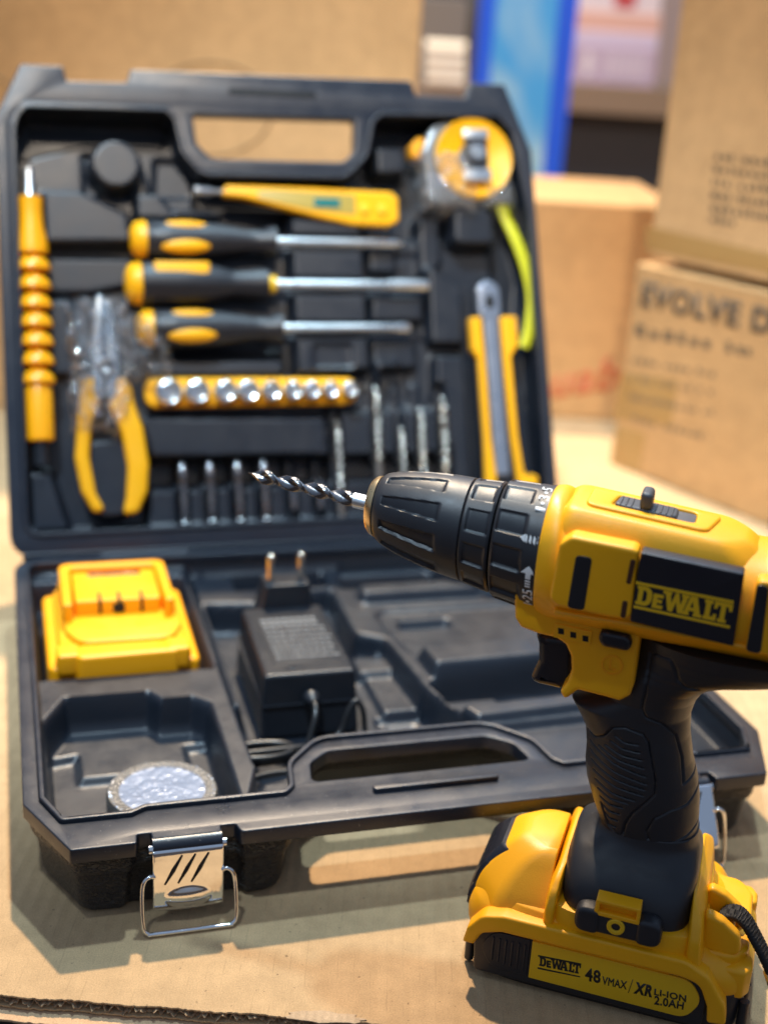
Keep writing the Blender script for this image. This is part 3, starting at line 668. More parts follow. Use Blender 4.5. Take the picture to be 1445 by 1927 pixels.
# latches
def latch(u0, u1, tilt=0):
    uc = (u0+u1)/2; hw = (u1-u0)/2
    # roll under the rim that carries the plate
    lt_ = None
    def prof(t):                          # y (towards viewer is negative) and z of the plate's section, t in 0..1
        P = [(-350.6, 40.4), (-352.3, 39.6), (-352.6, 36), (-352.8, 26), (-352.9, 16), (-352.6, 9.5), (-351.6, 8.0)]
        return P
    P = spline([(a, b, 0) for a, b in prof(0)], 9)
    nx = 40; V = []; Fc = []
    for k, p in enumerate(P):
        for i in range(nx+1):
            s = i/nx; bow = 1.4*(1-(2*s-1)**2) if k > len(P)*.7 else 0
            V.append((u0+(u1-u0)*s, p[0], p[1]-bow*((k/len(P)-.7)/.3 if k > len(P)*.7 else 0)))
    for k in range(len(P)-1):
        for i in range(nx): a = k*(nx+1)+i; Fc.append((a, a+1, a+nx+2, a+nx+1))
    # dimple
    V = [np.array(v) for v in V]
    for v in V:
        d = math.hypot((v[0]-uc)/(hw*.70), (v[2]-14.5)/5.4)
        if d < 1 and v[2] < 30: v[1] -= 1.8*(1-d*d)
    ct, st_ = math.cos(math.radians(tilt)), math.sin(math.radians(tilt))
    TL = lambda v: (v[0], -347.4+(v[1]+347.4)*ct+(v[2]-40.2)*st_, 40.2+(v[2]-40.2)*ct-(v[1]+347.4)*st_)
    V = [TL(v) for v in V]
    pv = TL((0, -353.2, 27)); dy, dz = pv[1]+353.2, pv[2]-27
    pl_ = mesh('latch', V, Fc, chrome, case, fix=False, ang=60)
    md = pl_.modifiers.new('s', 'SOLIDIFY'); md.thickness = 1.0*S; md.offset = 0
    for k in range(3):                    # slanting ribs pressed into the plate
        x0 = uc-11+k*6.2
        a = (x0, -352.7, 22.5); b = (x0+8, -352.5, 37.5)
        tube('rib', [TL(a), TL(((a[0]+b[0])/2, -352.9, 30)), TL(b)], [1.0, 1.6, 1.0], mat('rib_shade', (.10, .09, .08), .25, 1.), pl_, n=8, flat=(1, .7))
    tube('hinge_barrel', [(u0+.3, -347.4, 40.2), (u1-.3, -347.4, 40.2)], 4.6, shell, case, n=24)
    # wire bail
    x0, x1 = u0-3.2, u1+3.2
    yb, zb_ = -357.5, 3.5
    pts = [(u0+.6, -353.2, 27), (u0-1.4, -353.6, 28), (x0-1, -354.4, 26), (x0-2.2, -355.8, 19), (x0-2.0, -360.2, 5), (x0+.4, -361.4, 1.9), (x0+3, -361.6, 1.6),
           (x1-3, -361.6, 1.6), (x1-.4, -361.4, 1.9), (x1+2.0, -360.2, 5), (x1+2.2, -355.8, 19), (x1+1, -354.4, 26), (u1+1.4, -353.6, 28), (u1-.6, -353.2, 27)]
    tube('bail', spline([(p[0], p[1]+dy, max(1.3, p[2]+dz*(p[2]/27))) for p in pts], 5), 1.05, chrome, pl_, n=12)
    tube('pivot', [(u0-1.6, -349.5, 40), (u0+.4, -349.5, 40)], 2.2, chrome, pl_, n=14)
    tube('pivot', [(u1-.4, -349.5, 40), (u1+1.6, -349.5, 40)], 2.2, chrome, pl_, n=14)
latch(57, 90); latch(W-90+3, W-57+3, 30)

# ================================================================= IN THE TRAY
# spare battery
sb = thing('battery_pack', 'yellow slide-on battery pack lying in the left bay of the case tray', 'battery', BASE, (61, -95, 14))
def T0(x0, y0, z0): return lambda c: (c[0]-x0, c[1]-y0, c[2]-z0)
R_ = lambda a, b, c_, d_, r=3: [(p[0]-61, -(p[1]-95)) for p in rect(a, b, c_, d_, r)]
slab('housing', [R_(17, 52, 107, 160, 7)], 0, 26, yellow2, sb, bev=3, res=4)
slab('housing_top', [R_(24, 56, 101, 158, 6)], 24, 32, yellow2, sb, bev=2.5, res=3)
slab('rail_plate', [[(p[0]-61, -(p[1]-95)) for p in rp([(27, 50, 6), (97, 50, 6), (99, 128, 4), (92, 146, 16), (36, 146, 16), (29, 128, 4)])]], 30, 35.5, yellow2, sb, bev=1.0)
slab('rail_arch', [[(p[0]-61, -(p[1]-95)) for p in rp([(28, 116, 3), (28, 50, 8), (97, 50, 8), (97, 116, 3), (91, 116, 1), (90, 57, 5), (35, 57, 5), (34, 116, 1)])]], 33, 47, yellow2, sb, bev=1.6)
tb = slab('terminal_block', [R_(36, 62, 89, 108, 2)], 33, 45, yellow2, sb, bev=1)
for k, uu in enumerate((50, 62, 76)):
    slab('terminal_slot', [R_(uu, 97, uu+2.2, 108.6, .3)], 36, 45.4, void, tb, bev=.1)
slab('terminal_slot', [R_(59, 102, 66.5, 108.9, 1)], 36.6, 42.5, void, tb, bev=.1)
slab('contact_window', [R_(46, 64, 80, 69.5, .6)], 44.6, 45.5, steel_d, tb, bev=.1)
slab('release_bar', [[(p[0]-61, -(p[1]-95)) for p in rp([(36, 148), (90, 148), (96, 160), (92, 164), (36, 166), (31, 160)], 3)]], 14, 35, yellow2, sb, bev=2, res=3)
slab('corner_lug', [R_(86, 146, 101, 163, 4)], 22, 35.5, yellow2, sb, bev=2, res=3)
slab('corner_lug', [R_(22, 146, 36, 163, 4)], 22, 35.5, yellow2, sb, bev=2, res=3)

# power adapter
pa = thing('power_adapter', 'black wall plug power adapter with two upright pins, standing in the case tray', 'power adapter', BASE, (165, -150, 9))
Tp = T0(165, -150, 9)
def prism8(name, bot, top, z0, z1, m, par, T, bev=1.5):
    V = [T((p[0], -p[1], z0)) for p in bot]+[T((p[0], -p[1], z1)) for p in top]
    return mesh(name, V, [(0, 1, 2, 3), (4, 7, 6, 5), (0, 4, 5, 1), (1, 5, 6, 2), (2, 6, 7, 3), (3, 7, 4, 0)], m, par, bev=bev, seg=3)
bb = prism8('adapter_body', [(137, 112), (196, 112), (195, 210), (135, 210)], [(140, 114), (192, 114), (191, 208), (137, 208)], 9, 50, black, pa, Tp, 2.2)
Tl = Tp
slab('rating_label', [[(p[0]-165, -(p[1]-150)) for p in rect(145, 130, 188, 196, 1.5)]], 41.0, 41.3, mat('label_dark', (.02, .021, .025), .32), pa, bev=.05)
V = []; Fc = []
for r in range(9):
    x_ = 148.; vv = 137+r*6.4
    while x_ < 184:
        wd = rng.uniform(1, 4.5); h_ = 3.4 if r < 2 else 1.9; k = len(V)
        if r < 2: wd = 3.4
        V += [Tp((a, -b, 50.5)) for a, b in ((x_, vv), (x_+wd, vv), (x_+wd, vv-h_), (x_, vv-h_))]; Fc.append((k, k+1, k+2, k+3)); x_ += wd+1.1
mesh('rating_print', V, Fc, mat('grey_print', (.16, .165, .17), .5), pa, fix=False)
slab('seam', [[(p[0]-165, -(p[1]-150)) for p in rect(135.8, 112.2, 194.4, 210.2, 2)]], 21.5, 22.2, black, pa, bev=.1)
pg = prism8('plug', [(150, 92), (188, 92), (188, 118), (150, 118)], [(155, 97), (184, 97), (184, 116), (155, 116)], 36, 66, black, pa, Tp, 1.6)
for uu in (159.5, 179.5):
    p_ = lathe('pin', [(0, 2.2), (9, 2.2), (9.2, 2.5), (16, 2.5), (17.5, 2.2), (18.6, 1.2), (19, .2)], mat('pin_metal', (.78, .74, .66), .22, 1.), pg, N=16, T=lambda p, uu=uu: Tp((uu+p[1], -106+p[2], 65+p[0])))
lathe('strain_relief', [(0, 5), (3, 5), (5, 3.6), (8, 2.4), (8.2, .5)], black, pa, N=18, T=lambda p: Tp((164+p[1], -211-p[0], 36+p[2])))
cord = [(164, 214, 36), (164.5, 221, 35), (163, 227, 30), (159, 232, 20), (156, 236, 14)]
for k in range(40):
    t = k/40*2*math.pi*2.6-.6; cord.append((130+(20-k*.05)*math.cos(t), 235+(8.5+.02*k)*math.sin(t)+k*.06, 13.5+k*.16))
cord += [(154, 238, 19), (166, 232, 16), (178, 226, 18), (184, 222, 30), (189, 220, 36), (193, 222, 30), (194, 226, 18), (196, 236, 11), (200, 250, 10)]
tube('cord', [Tp((p[0], -p[1], p[2])) for p in spline(cord, 4)], 1.8, cordm, pa, n=10)
cord2 = [(112, 300, 14), (113, 280, 15), (119, 264, 17), (134, 259, 17), (160, 258, 16)]
tube('cord', [Tp((p[0], -p[1], p[2])) for p in spline(cord2, 8)], 1.9, cordm, pa, n=10)

# roll of tape in silver film
tr = thing('tape_roll', 'roll of black tape wrapped in crinkled silvery film, in the front left pocket', 'tape roll', BASE, (69, -287, 11))
lathe('roll', [(0, .5), (0, 25), (1, 26), (19, 26), (20, 25), (20, .5)], mat('tape_black', (.02, .02, .022), .3), tr, N=64, T=lambda p: (p[1], p[2], p[0]))
V = []; Fc = []; nr, na = 26, 96
for i in range(nr):
    for j in range(na):
        a = 2*math.pi*j/na; r_ = 28*(i/(nr-1))
        cr_ = 1+(.014*math.sin(37*a)+.012*math.sin(61*a+1) if i > nr-4 else 0)
        z = 20.6+(rng.rand()*.10)+(.35*abs(math.sin(23*a))*(rng.rand()) if r_ > 21 else 0)+(.45*abs(math.sin(24*a)) if 23.5 < r_ < 27.5 else 0)-(2.6 if i == nr-1 else 0)
        V.append((r_*cr_*math.cos(a), r_*cr_*math.sin(a), z))
for i in range(nr-1):
    for j in range(na): a = i*na+j; b = i*na+(j+1) % na; Fc.append((a, b, b+na, a+na))
mesh('film_top', V, Fc, silver, tr, ang=25)
lathe('film_edge', [(19.6, 21.6), (21.0, 22.0), (21.6, 24.4), (21.0, 27.4), (19.2, 28.3), (12, 28.2), (2, 27.6)], mat('film_rim', (.15, .135, .12), .25, bump=('noise', 420, 1.4)), tr, N=96, T=lambda p: (p[1], p[2], p[0]))
V = []; Fc = []
for i in range(7):
    for j in range(140):
        a = 2*math.pi*j/140; r_ = 27.2+.8*math.sin(41*a+i*.7)+.5*rng.rand(); V.append((r_*math.cos(a), r_*math.sin(a), 19.8-i*3.1))
for i in range(6):
    for j in range(140): a = i*140+j; b = i*140+(j+1) % 140; Fc.append((a, b, b+140, a+140))
mesh('film_side', V, Fc, film, tr, ang=25)

# ================================================================= TOOLS IN THE LID
def lt_thing(name, label, cat, u, s, z=-12, rot=0, group=None): return thing(name, label, cat, LID, (u, s, z), rot, group)
orange = mat('orange_plastic', (1.0, .40, .004), .30, var=.05)
# flexible shaft (built along local x = down the lid)
fs = lt_thing('flexible_shaft', 'orange beaded flexible bit extension standing along the left edge of lid', 'flexible shaft', 21.5, 276, -9, -math.pi/2)
lathe('tip', [(0, 1), (0, 3.2), (19, 3.2), (21, 4)], steel, fs, N=12)
lathe('handle', [(20, 7), (20.5, 9), (30, 8.3), (40, 8.6), (52, 11), (60, 11.2), (61, 8)], orange, fs, N=32)
for k in range(7):
    x0 = 62+k*13.4
    lathe('bead', [(x0, 4), (x0+.3, 7), (x0+3, 10), (x0+6.5, 11.9), (x0+9.5, 12.2), (x0+10.5, 11), (x0+11, 6), (x0+14, 5.5)], orange, fs, N=32)
lathe('sleeve', [(154.5, 6), (155, 9), (157, 9.8), (192, 9.8), (193, 9), (193, 5)], orange, fs, N=32)
lathe('socket_end', [(192, 6), (210, 6), (210, 1)], black, fs, N=20)
# tester
te = lt_thing('voltage_tester', 'flat yellow voltage tester screwdriver lying below the lid handle', 'voltage tester', 138, 263.5, -8, -.015)
lathe('blade', [(0, 1), (0, 4), (10, 4.2), (14, 2.4), (24, 2.2)], steel, te, N=14)
slab('body', [rp([(20, -4), (36, -5), (90, -17), (118, -22), (147, -22), (154, -18), (154, 0), (148, 4), (90, 4.5), (22, 4)], 2.5)], -5, 6, yellow, te, bev=2, res=3)
slab('label', [rp([(46, -5), (82, -12), (120, -15), (120, 0), (60, 1.5), (46, .5)], 1)], 5.6, 6.3, mat('tester_label', (.42, .30, .06), .4), te, bev=.1)
slab('display', [rect(88, -10, 108, -3.5, 1)], 6.1, 6.9, mat('lcd', (.02, .16, .15), .15), te, bev=.1)
for xx in (127, 141): slab('button', [ell(xx, -10, 4, 4, 20)], 5.6, 8, yellow3, te, bev=.6)
# screwdrivers
def screwdriver(label, u, s, ln, R, kind):
    t = lt_thing('screwdriver', label, 'screwdriver', u, s, -8, 0, 'screwdrivers across the lid')
    lathe('end_cap', [(0, 1), (0, R*.45), (2, R*.78), (5, R*.93), (11, R*.98), (12, R*.9)], yellow, t, N=36)
    if kind == 'socket':
        prof = [(11, R*.9), (13, R), (40, R), (62, R*.92), (75, R*.68), (80, R*.62), (98, R*.72), (104, R*.72), (105, R*.4)]
    else: prof = [(11, R*.9), (13, R), (30, R*1.0), (60, R*.92), (85, R*.62), (96, R*.6), (102, R*.8), (106, R*.82), (107, R*.4)]
    h = lathe('handle', prof, rubber, t, N=40, rf=lambda x_, r, th: r*(1-.05*max(0, math.cos(6*th))))
    if kind == 'socket':
        slab('inlay', [rp([(20, -4), (52, -4), (62, 3), (52, 4), (20, 4)], 3)], R*.2, R*.99, yellow, t, bev=.6, T=lambda c: (c[0], c[2]*.86, c[1]+R*.62))
        lathe('collar', [(104, 4), (104.5, R*.42), (110, R*.42), (111, 3.5)], yellow3, t, N=24)
        lathe('shaft', [(110, 3.6), (ln-34, 3.6), (ln-33, 4.6), (ln-3, 4.6), (ln, 3.8), (ln, 2)], steel, t, N=18)
    else:
        for cy_, cz_, ry_, rz_ in ((-R*.40, R*.62, R*.44, R*.40), (R*.62, R*.40, R*.30, R*.42)):
            sq = [[(38+20*math.cos(t), cy_+ry_*math.sin(t)*math.cos(q), cz_+rz_*math.sin(t)*math.sin(q)) for q in np.linspace(0, 2*math.pi, 28, endpoint=False)] for t in np.linspace(.02, math.pi-.02, 18)]
            loft('inlay', sq, yellow, t, ang=80)
        if kind == 'flat': pr = [(106, 3.3), (ln-16, 3.3), (ln-8, 4.0), (ln-1, 3.2), (ln, 1)]
        else: pr = [(106, 3.3), (ln-8, 3.3), (ln-3, 2), (ln, .6)]
        sh_ = lathe('shaft', pr, steel, t, N=18, T=(lambda p: (p[0], p[1], p[2]*(1 if p[0] < ln-16 else max(.25, 1-(p[0]-ln+16)/18)))) if kind == 'flat' else None)
    return t
screwdriver('top screwdriver of the three, black handle with yellow oval inlay, cross tip', 90, 227, 206, 14, 'cross')
screwdriver('middle screwdriver of the three, thick black handle, nut driver shaft and yellow collar', 85, 195, 229, 16, 'socket')
screwdriver('bottom screwdriver of the three, partly behind the wrapped pliers, flared flat blade', 92, 162.5, 207, 14, 'flat')
# tape measure
tm = lt_thing('tape_measure', 'round yellow tape measure in clear film in the upper right of lid', 'tape measure', 353, 290, -16)
slab('case_body', [rp([(-40, 8, 8), (-30, 30, 16), (0, 34, 20), (26, 26, 18), (34, 0, 14), (32, -30, 8), (-36, -34, 8)])], -14, 12, mat('tape_case', (.22, .22, .22), .25, .5), tm, bev=4, res=4)
lathe('face_disc', [(10, 1), (14.5, 27), (16, 30), (13, 31.5), (8, 31.5)], yellow, tm, N=56, T=lambda p: (p[1]+2, p[2]+3, p[0]))
slab('belt_clip', [rect(-7, -12, 11, 22, 1.5)], 16.5, 19.5, mat('clip_dark', (.03, .03, .035), .3), tm, bev=.6)
slab('clip_band', [rect(-9, -16, 13, -7, 1.5)], 19, 21, steel, tm, bev=.6)
slab('clip_band', [rect(-8, 17, 12, 24, 1.5)], 17, 19.6, steel, tm, bev=.6)
lathe('lock_screw', [(19, 1), (22.5, 2), (22.4, 5.5), (19, 6)], steel, tm, N=20, T=lambda p: (p[1]+2, p[2]+6, p[0]))
slab('brake_button', [rp([(-46, 4), (-38, 2), (-34, 18), (-40, 20), (-47, 14)], 3)], -8, 8, yellow2, tm, bev=2)
tube('hanging_tape', spline([(26, -30, 4), (29, -40, 5), (36, -58, 7), (43, -80, 8), (47, -104, 8), (44, -128, 7), (39, -143, 6)], 6), 4.6, mat('lime_tape', (.60, .58, .02), .3, var=.05), tm, n=14, flat=(1, .45))
def wrap(par, c, rx, ry, z0, z1, seed, nn=46, amp=3.2):
    r0 = np.random.RandomState(seed); V = []; Fc = []
    G = r0.rand(nn+1, nn+1)
    for i in range(nn+1):
        for j in range(nn+1):
            x_, y_ = 2*i/nn-1, 2*j/nn-1; q = max(0, 1-max(abs(x_), abs(y_))**4)
            V.append((c[0]+rx*x_*(1+.05*math.sin(9*y_+seed)), c[1]+ry*y_*(1+.05*math.sin(8*x_+seed)), z0+(z1-z0)*q**.5+amp*G[i, j]+amp*math.sin(7*x_+5*y_+seed)*.5))
    for i in range(nn):
        for j in range(nn): a = i*(nn+1)+j; Fc.append((a, a+1, a+nn+2, a+nn+1))
    return mesh('plastic_wrap', V, Fc, film, par, ang=20, fix=False)
wrap(tm, (-20, -16), 26, 27, -10, 20, 3)
wrap(tm, (22, -26), 16, 12, -6, 16, 9, nn=30)
# knife
kn = lt_thing('utility_knife', 'snap-off utility knife with yellow edges standing at right of lid', 'knife', 362, 197, -8, math.radians(1.2))
slab('body', [rp([(-9, -22), (9, -22), (13, -60), (27, -110), (30, -175), (-14, -175), (-14, -60)], 3)], -8, 2, black, kn, bev=2)
slab('blade_channel', [rp([(-9, -24, 3), (-9, -3, 9), (0, 3, 6), (9, -3, 9), (9, -24, 3), (6.3, -30, 2), (8, -150, 1), (-3.5, -150, 1), (-5.2, -30, 2)])], -2, 4.5, mat('blue_steel', (.42, .47, .56), .30, .8, var=.06), kn, bev=1)
slab('channel_slot', [rect(-3, -20, 4, -10, 2)], 4.2, 4.9, void, kn, bev=.1)
for sx, off in ((-1, -15), (1, 13)):
    a, b = (-16, -8) if sx < 0 else (9, 19)
    if sx < 0: L_ = [(-17, -27), (-8, -27), (-7, -60), (-6.5, -120), (-4, -150), (-4, -173), (-22, -173), (-13, -158), (-12, -120), (-12.5, -60), (-17, -52)]
    else: L_ = [(8, -27), (21, -27), (21, -50), (14.5, -58), (16, -120), (19, -150), (30, -152), (30, -173), (14, -173), (13, -150), (10.5, -120), (8.5, -60)]
    slab('edge_strip', [rp(L_, 1.5)], -3, 6.5, yellow, kn, bev=1.2)
# socket strip
ss = thing('socket_rail', 'yellow rail that holds the row of chrome sockets', 'socket rail', LID, (100, 114, -14))
slab('rail', [rp([(-4, -9), (-4, 13), (154, 11), (154, -9)], 9)], -6, 6, yellow, ss, bev=2, res=3)
su = [(112, 11.2), (132.4, 10.6), (153, 10), (170, 9.4), (187, 8.6), (203, 8.2), (217.3, 7.8), (231.7, 7.4), (246.5, 7)]
ordn = ['largest socket at the left end of the yellow rail', 'second socket from the left on the yellow rail', 'third socket from the left on the yellow rail', 'fourth socket from the left on the yellow rail', 'fifth and middle socket on the yellow rail', 'fourth socket from the right on the yellow rail', 'third socket from the right on the yellow rail', 'second socket from the right on the yellow rail', 'smallest socket at the right end of the yellow rail']
for (u, r), lb in zip(su, ordn):
    r *= .88
    t = lt_thing('socket', lb, 'socket', u, 115, -8, 0, 'chrome sockets on the yellow rail')
    M_ = lambda p: (p[1], p[2]*1.0, p[0])
    lathe('barrel', [(0, r*.9), (0, r), (9.5, r), (11, r*.96), (12.2, r*.86), (12.6, r*.74), (12.2, r*.63), (11, r*.56), (4, r*.5), (4, .2)], mat('socket_chrome', (.9, .9, .88), .2, 1., bump=('noise', 300, .3)), t, N=30, T=lambda p: (p[1], p[2], p[0]), rf=lambda x_, rr, th: rr)
# pliers
pl_t = lt_thing('pliers', 'yellow handled pliers with jaws in clear film at lower left of lid', 'pliers', 68, 120, -6)
steelp = mat('plier_steel', (.50, .56, .62), .25, .9, var=.08)
slab('jaw', [rp([(-9, -8), (-1, -10), (1, 30), (2, 64), (-4, 66), (-9, 30)], 3)], -6, 6, steelp, pl_t, bev=1.5)
slab('jaw', [rp([(9, -8), (0, -10), (1.6, 30), (2.6, 62), (5, 60), (10, 28)], 3)], -6, 5, steelp, pl_t, bev=1.5)
lathe('pivot', [(5, .5), (8, 5), (7.6, 6.4), (4, 6.6)], steel_d, pl_t, N=24, T=lambda p: (p[1], p[2]+14, p[0]))
slab('handle', [rp([(-17, 2), (-12, 7), (-3, 7), (-4, -8), (-11, -26), (-13.5, -50), (-10, -76), (-4, -88), (-12, -90), (-20, -74), (-23.5, -50), (-20, -20)], 6)], -8, 5, yellow, pl_t, bev=3, res=4)
slab('handle', [rp([(5, 7), (14, 6), (18, 0), (19, -10), (25, -30), (28, -56), (26, -76), (19, -91), (8, -92), (11, -80), (13, -58), (10, -34), (2, -14)], 6)], -8, 5, yellow, pl_t, bev=3, res=4)
wrap(pl_t, (-4, 14), 22, 50, -8, 9, 11, amp=4.6)
o = wrap(pl_t, (30, 28), 18, 24, 0, 9, 5, amp=4.6)
# screwdriver bits
bl = ['leftmost of the four long screwdriver bits at the bottom of lid', 'second long screwdriver bit from the left at the bottom of lid', 'third long screwdriver bit from the left at the bottom of lid', 'fourth long screwdriver bit, behind the tip of the drill bit']
for u, lb in zip((120.5, 140.5, 161, 180.5), bl):
    t = lt_thing('screwdriver_bit', lb, 'driver bit', u, 66, -10, -math.pi/2, 'long screwdriver bits')
    lathe('bit_tip', [(0, .5), (2, 2.2), (7, 4), (12, 4.4), (17, 3.4)], steel_d, t, N=12)
    lathe('shank', [(16, 3.6), (40, 3.8), (41, 3), (44, 3), (45, 4), (51, 3.6), (52, 1)], steel_d, t, N=6, ang=20)
for u, s, lb in ((202, 50, 'short grey driver bit behind the mounted drill bit'), (222.5, 50, 'short dark driver bit nearest the chuck')):
    t = lathe('driver_bit', [(0, .5), (2, 3), (8, 4), (22, 4), (24, 2)], steel_d, None, None, N=6, ang=20)
    t.matrix_world = LID @ Matrix.Translation(Vector((u, s, -12))*S) @ Matrix.Rotation(-math.pi/2, 4, 'Z'); tag(t, lb, 'driver bit', 'short driver bits')
# drill bits
def helix(name, x0, x1, R, pitch, m, par, T=None, core=.45, N=28, frm=None, step=.5, edge=.28, taper=6.):
    secs = []; n = int((x1-x0)/step)
    for i in range(n+1):
        x_ = x0+(x1-x0)*i/n; ph = 2*math.pi*x_/pitch; k = min(1, (i*step+.3)/taper); s = []
        for j in range(N):
            th = 2*math.pi*j/N; a = ((th-ph) % math.pi)/math.pi        # two flutes
            f_ = 1-(1-core)*math.sin(min(1, a/.72)*math.pi)**.8 if a < .72 else 1.
            if .72 < a < .80: f_ = 1.0
            elif a >= .80: f_ = .93
            r = R*f_*(k if i < 40 else 1); p = (x_, r*math.cos(th), r*math.sin(th)); s.append(T(p) if T else p)
        secs.append(s)
    return loft(name, secs, m, par, frm, ang=30)
dl = [(238, 93, 78, 3.4, 'drill bit standing left of the others, its shank reaching the lid edge'), (269, 119, 90, 3.8, 'tallest drill bit, second from the left beside the empty recess'), (288, 88, 70, 3.4, 'shortest drill bit, in the middle of the row'), (304, 102, 80, 4, 'fourth drill bit of the row, second from the right'), (322, 110, 90, 4.6, 'thickest drill bit at the right end of the row')]
bitm = mat('bit_steel', (.42, .40, .36), .28, 1., var=.1)
for u, s, L_, R, lb in dl:
    t = lt_thing('drill_bit', lb, 'drill bit', u, s, -10, -math.pi/2, 'twist drill bits in a row')
    helix('flutes', 0, L_*.66, R, 13, bitm, t, step=.9, N=20)
    lathe('shank', [(L_*.66, R*.9), (L_, R*.9), (L_+.6, R*.5)], bitm, t, N=16)

# ================================================================= DRILL
dr = thing('cordless_drill', 'yellow and black cordless drill standing upright on its battery in front of the case', 'cordless drill', DRILL)
AX0 = 198.2; AXS = -.094                  # chuck axis: z = AX0 + AXS * x
def AT(p): return (p[0], p[1], AX0+AXS*p[0]+p[2])
# chuck
def flutes(n, x0, x1, wid, dep, ph=0., tap=0.):
    def f(x_, r, th):
        a = ((th+ph)*n/(2*math.pi)) % 1.0; wq = wid*(1-tap*(x1-x_)/(x1-x0))
        e1_ = min(1, max(0, (x_-x0)/1.0)); e2_ = min(1, max(0, (x1-x_)/1.2)); d = abs(a-.5)*2
        k = min(1, max(0, (wq-d)/.10)); return dep*k*e1_*e2_*(.45+.55*((a-.5)/wq+.5 if abs(a-.5) < wq else 0))
    return f
def dense(P, step=.6):
    out = []
    for (a, ra), (b, rb) in zip(P[:-1], P[1:]):
        n = max(1, int(abs(b-a)/step))
        for i in range(n): out.append((a+(b-a)*i/n, ra+(rb-ra)*i/n))
    return out+[P[-1]]
def smoothprof(P): return [(float(p[0]), float(p[1])) for p in spline([(a, b, 0) for a, b in P], 10)]
f1 = flutes(10, -63, -36, .62, 1.7, .25, .35)
ch = lathe('chuck_sleeve', dense([(-67.5, 9), (-68, 12.2)]+smoothprof([(-67.8, 13.0), (-65, 15.6), (-60, 17.6), (-52, 19.6), (-42, 21.4), (-34, 22.3), (-26.4, 22.8)])+[(-26, 22.4), (-26, 18)]), rubber, dr, N=360, T=AT, ang=28, rf=lambda x_, r, th: r-f1(x_, r, th))
f2 = flutes(10, -24, -13.4, .70, 1.4, .25)
lathe('chuck_ring', dense([(-25.6, 18), (-25.6, 22.6), (-25, 23.1), (-13.6, 24.6), (-12.6, 24.0), (-12.4, 18)]), rubber, dr, N=360, T=AT, ang=28, rf=lambda x_, r, th: r-f2(x_, r, th))
f3 = flutes(11, -10.6, 2.6, .66, 1.7, .1)
cl = lathe('clutch_ring', dense([(-11.4, 18), (-11.4, 25.2), (-10.4, 26.2), (-3, 26.9), (6, 27.7), (10.5, 28.2), (10.8, 25)]), rubber, dr, N=384, T=AT, ang=28, rf=lambda x_, r, th: r-f3(x_, r, th))
lathe('chuck_collar', [(-14, 20.5), (-10, 20.5)], void, dr, N=48, T=AT)
lathe('chuck_nose', [(-67.6, 13.8), (-69.6, 13.2), (-71.2, 11.6), (-71.6, 9), (-71.2, 4.5), (-67, 4)], brass, dr, N=64, T=AT)
# the fitted bit: held by the drill, a thing of its own
fb = thing('drill_bit', 'dark twist drill bit clamped in the chuck of the yellow drill', 'drill bit', DRILL, (-68, 0, 0))
def BT(p):
    return (p[0]+68, p[1], AX0+AXS*p[0]+p[2])
lathe('shank', [(-80, 1.5), (-79.5, 3.5), (-66, 3.6), (-66, 1)], steel, fb, N=24, T=BT)
helix('flutes', -131, -78.5, 3.45, 26, mat('bit_dark', (.22, .22, .23), .24, 1., var=.12, bump=('noise', 900, .12)), fb, T=BT, core=.32, N=48, step=.35, taper=8)
# markings on the clutch ring
def CYL(x0, th0, R0, dx=None, dth=None):
    """text x runs round the ring downwards, text y runs towards the chuck"""
    def T(p):
        x_ = x0-p[1]; th = th0+p[0]/R0; r = R0+.12+(x_-8)*.08+p[2]
        return AT((x_, -r*math.cos(th), r*math.sin(th)))
    return T
def ctext(s, deg, x0, w_, h_, up_flip=1):
    th0 = math.radians(deg)
    return text('marking', s, w_, h_, white, CYL(x0, th0, 30.2), cl, bold=.01, ext=.08, subdiv=1)
def CT(deg, xc):
    """local marking coordinates: a along the ring upwards (mm of arc), b towards the rear"""
    th0 = math.radians(deg); return lambda p: AT((xc+p[1], -(27.95+(xc-8)*.05+p[2])*math.cos(th0+p[0]/27.9), (27.95+(xc-8)*.05+p[2])*math.sin(th0+p[0]/27.9)))
# digits read with their tops towards the chuck's far side
def digits(s, deg, xc, w_, h_): 
    T = CT(deg, xc); return text('marking', s, w_, h_, white, lambda p: T((-p[0]+w_/2 if False else p[0]-w_/2, h_/2-p[1], p[2])), cl, bold=.012, ext=.1, subdiv=1)
def shape(loop, deg, xc):
    T = CT(deg, xc); o = slab('marking', [loop], 0, .12, white, cl, bev=.02, T=lambda c: T(c)); return o
digits('1', 56, 6.6, 2.0, 4.6); shape(ell(0, 0, .8, .8, 14), 63, 6.6); digits('3', 70, 6.6, 3.2, 4.6); shape(ell(0, 0, .8, .8, 14), 78, 6.6); digits('5', 85, 6.6, 3.2, 4.6)
digits('25', -25, 6.4, 6.0, 4.4); shape(ell(0, 0, .8, .8, 14), -34, 6.4); digits('23', -43, 6.4, 6.0, 4.4)
# arrow pointing up the ring and the bit mark above it
shape([(0, 3.2), (0, -3.2), (3.4, 0)][::-1], -2.5, 6.2); shape(rect(-2.6, -1.1, .1, 1.1), -2.5, 6.2)
for k in range(3): shape(rect(-4.0-k*1.3, -1.1, -3.2-k*1.3, 1.1), -2.5, 6.2)
for k in range(4): shape([(-1.9, 3-k*1.7), (.9, 3-k*1.7), (1.9, 2.2-k*1.7), (-1.0, 1.9-k*1.7)], 27, 6.0)
shape([(-1.8, -3.2), (1.8, -3.2), (0, -5.2)], 27, 6.0)

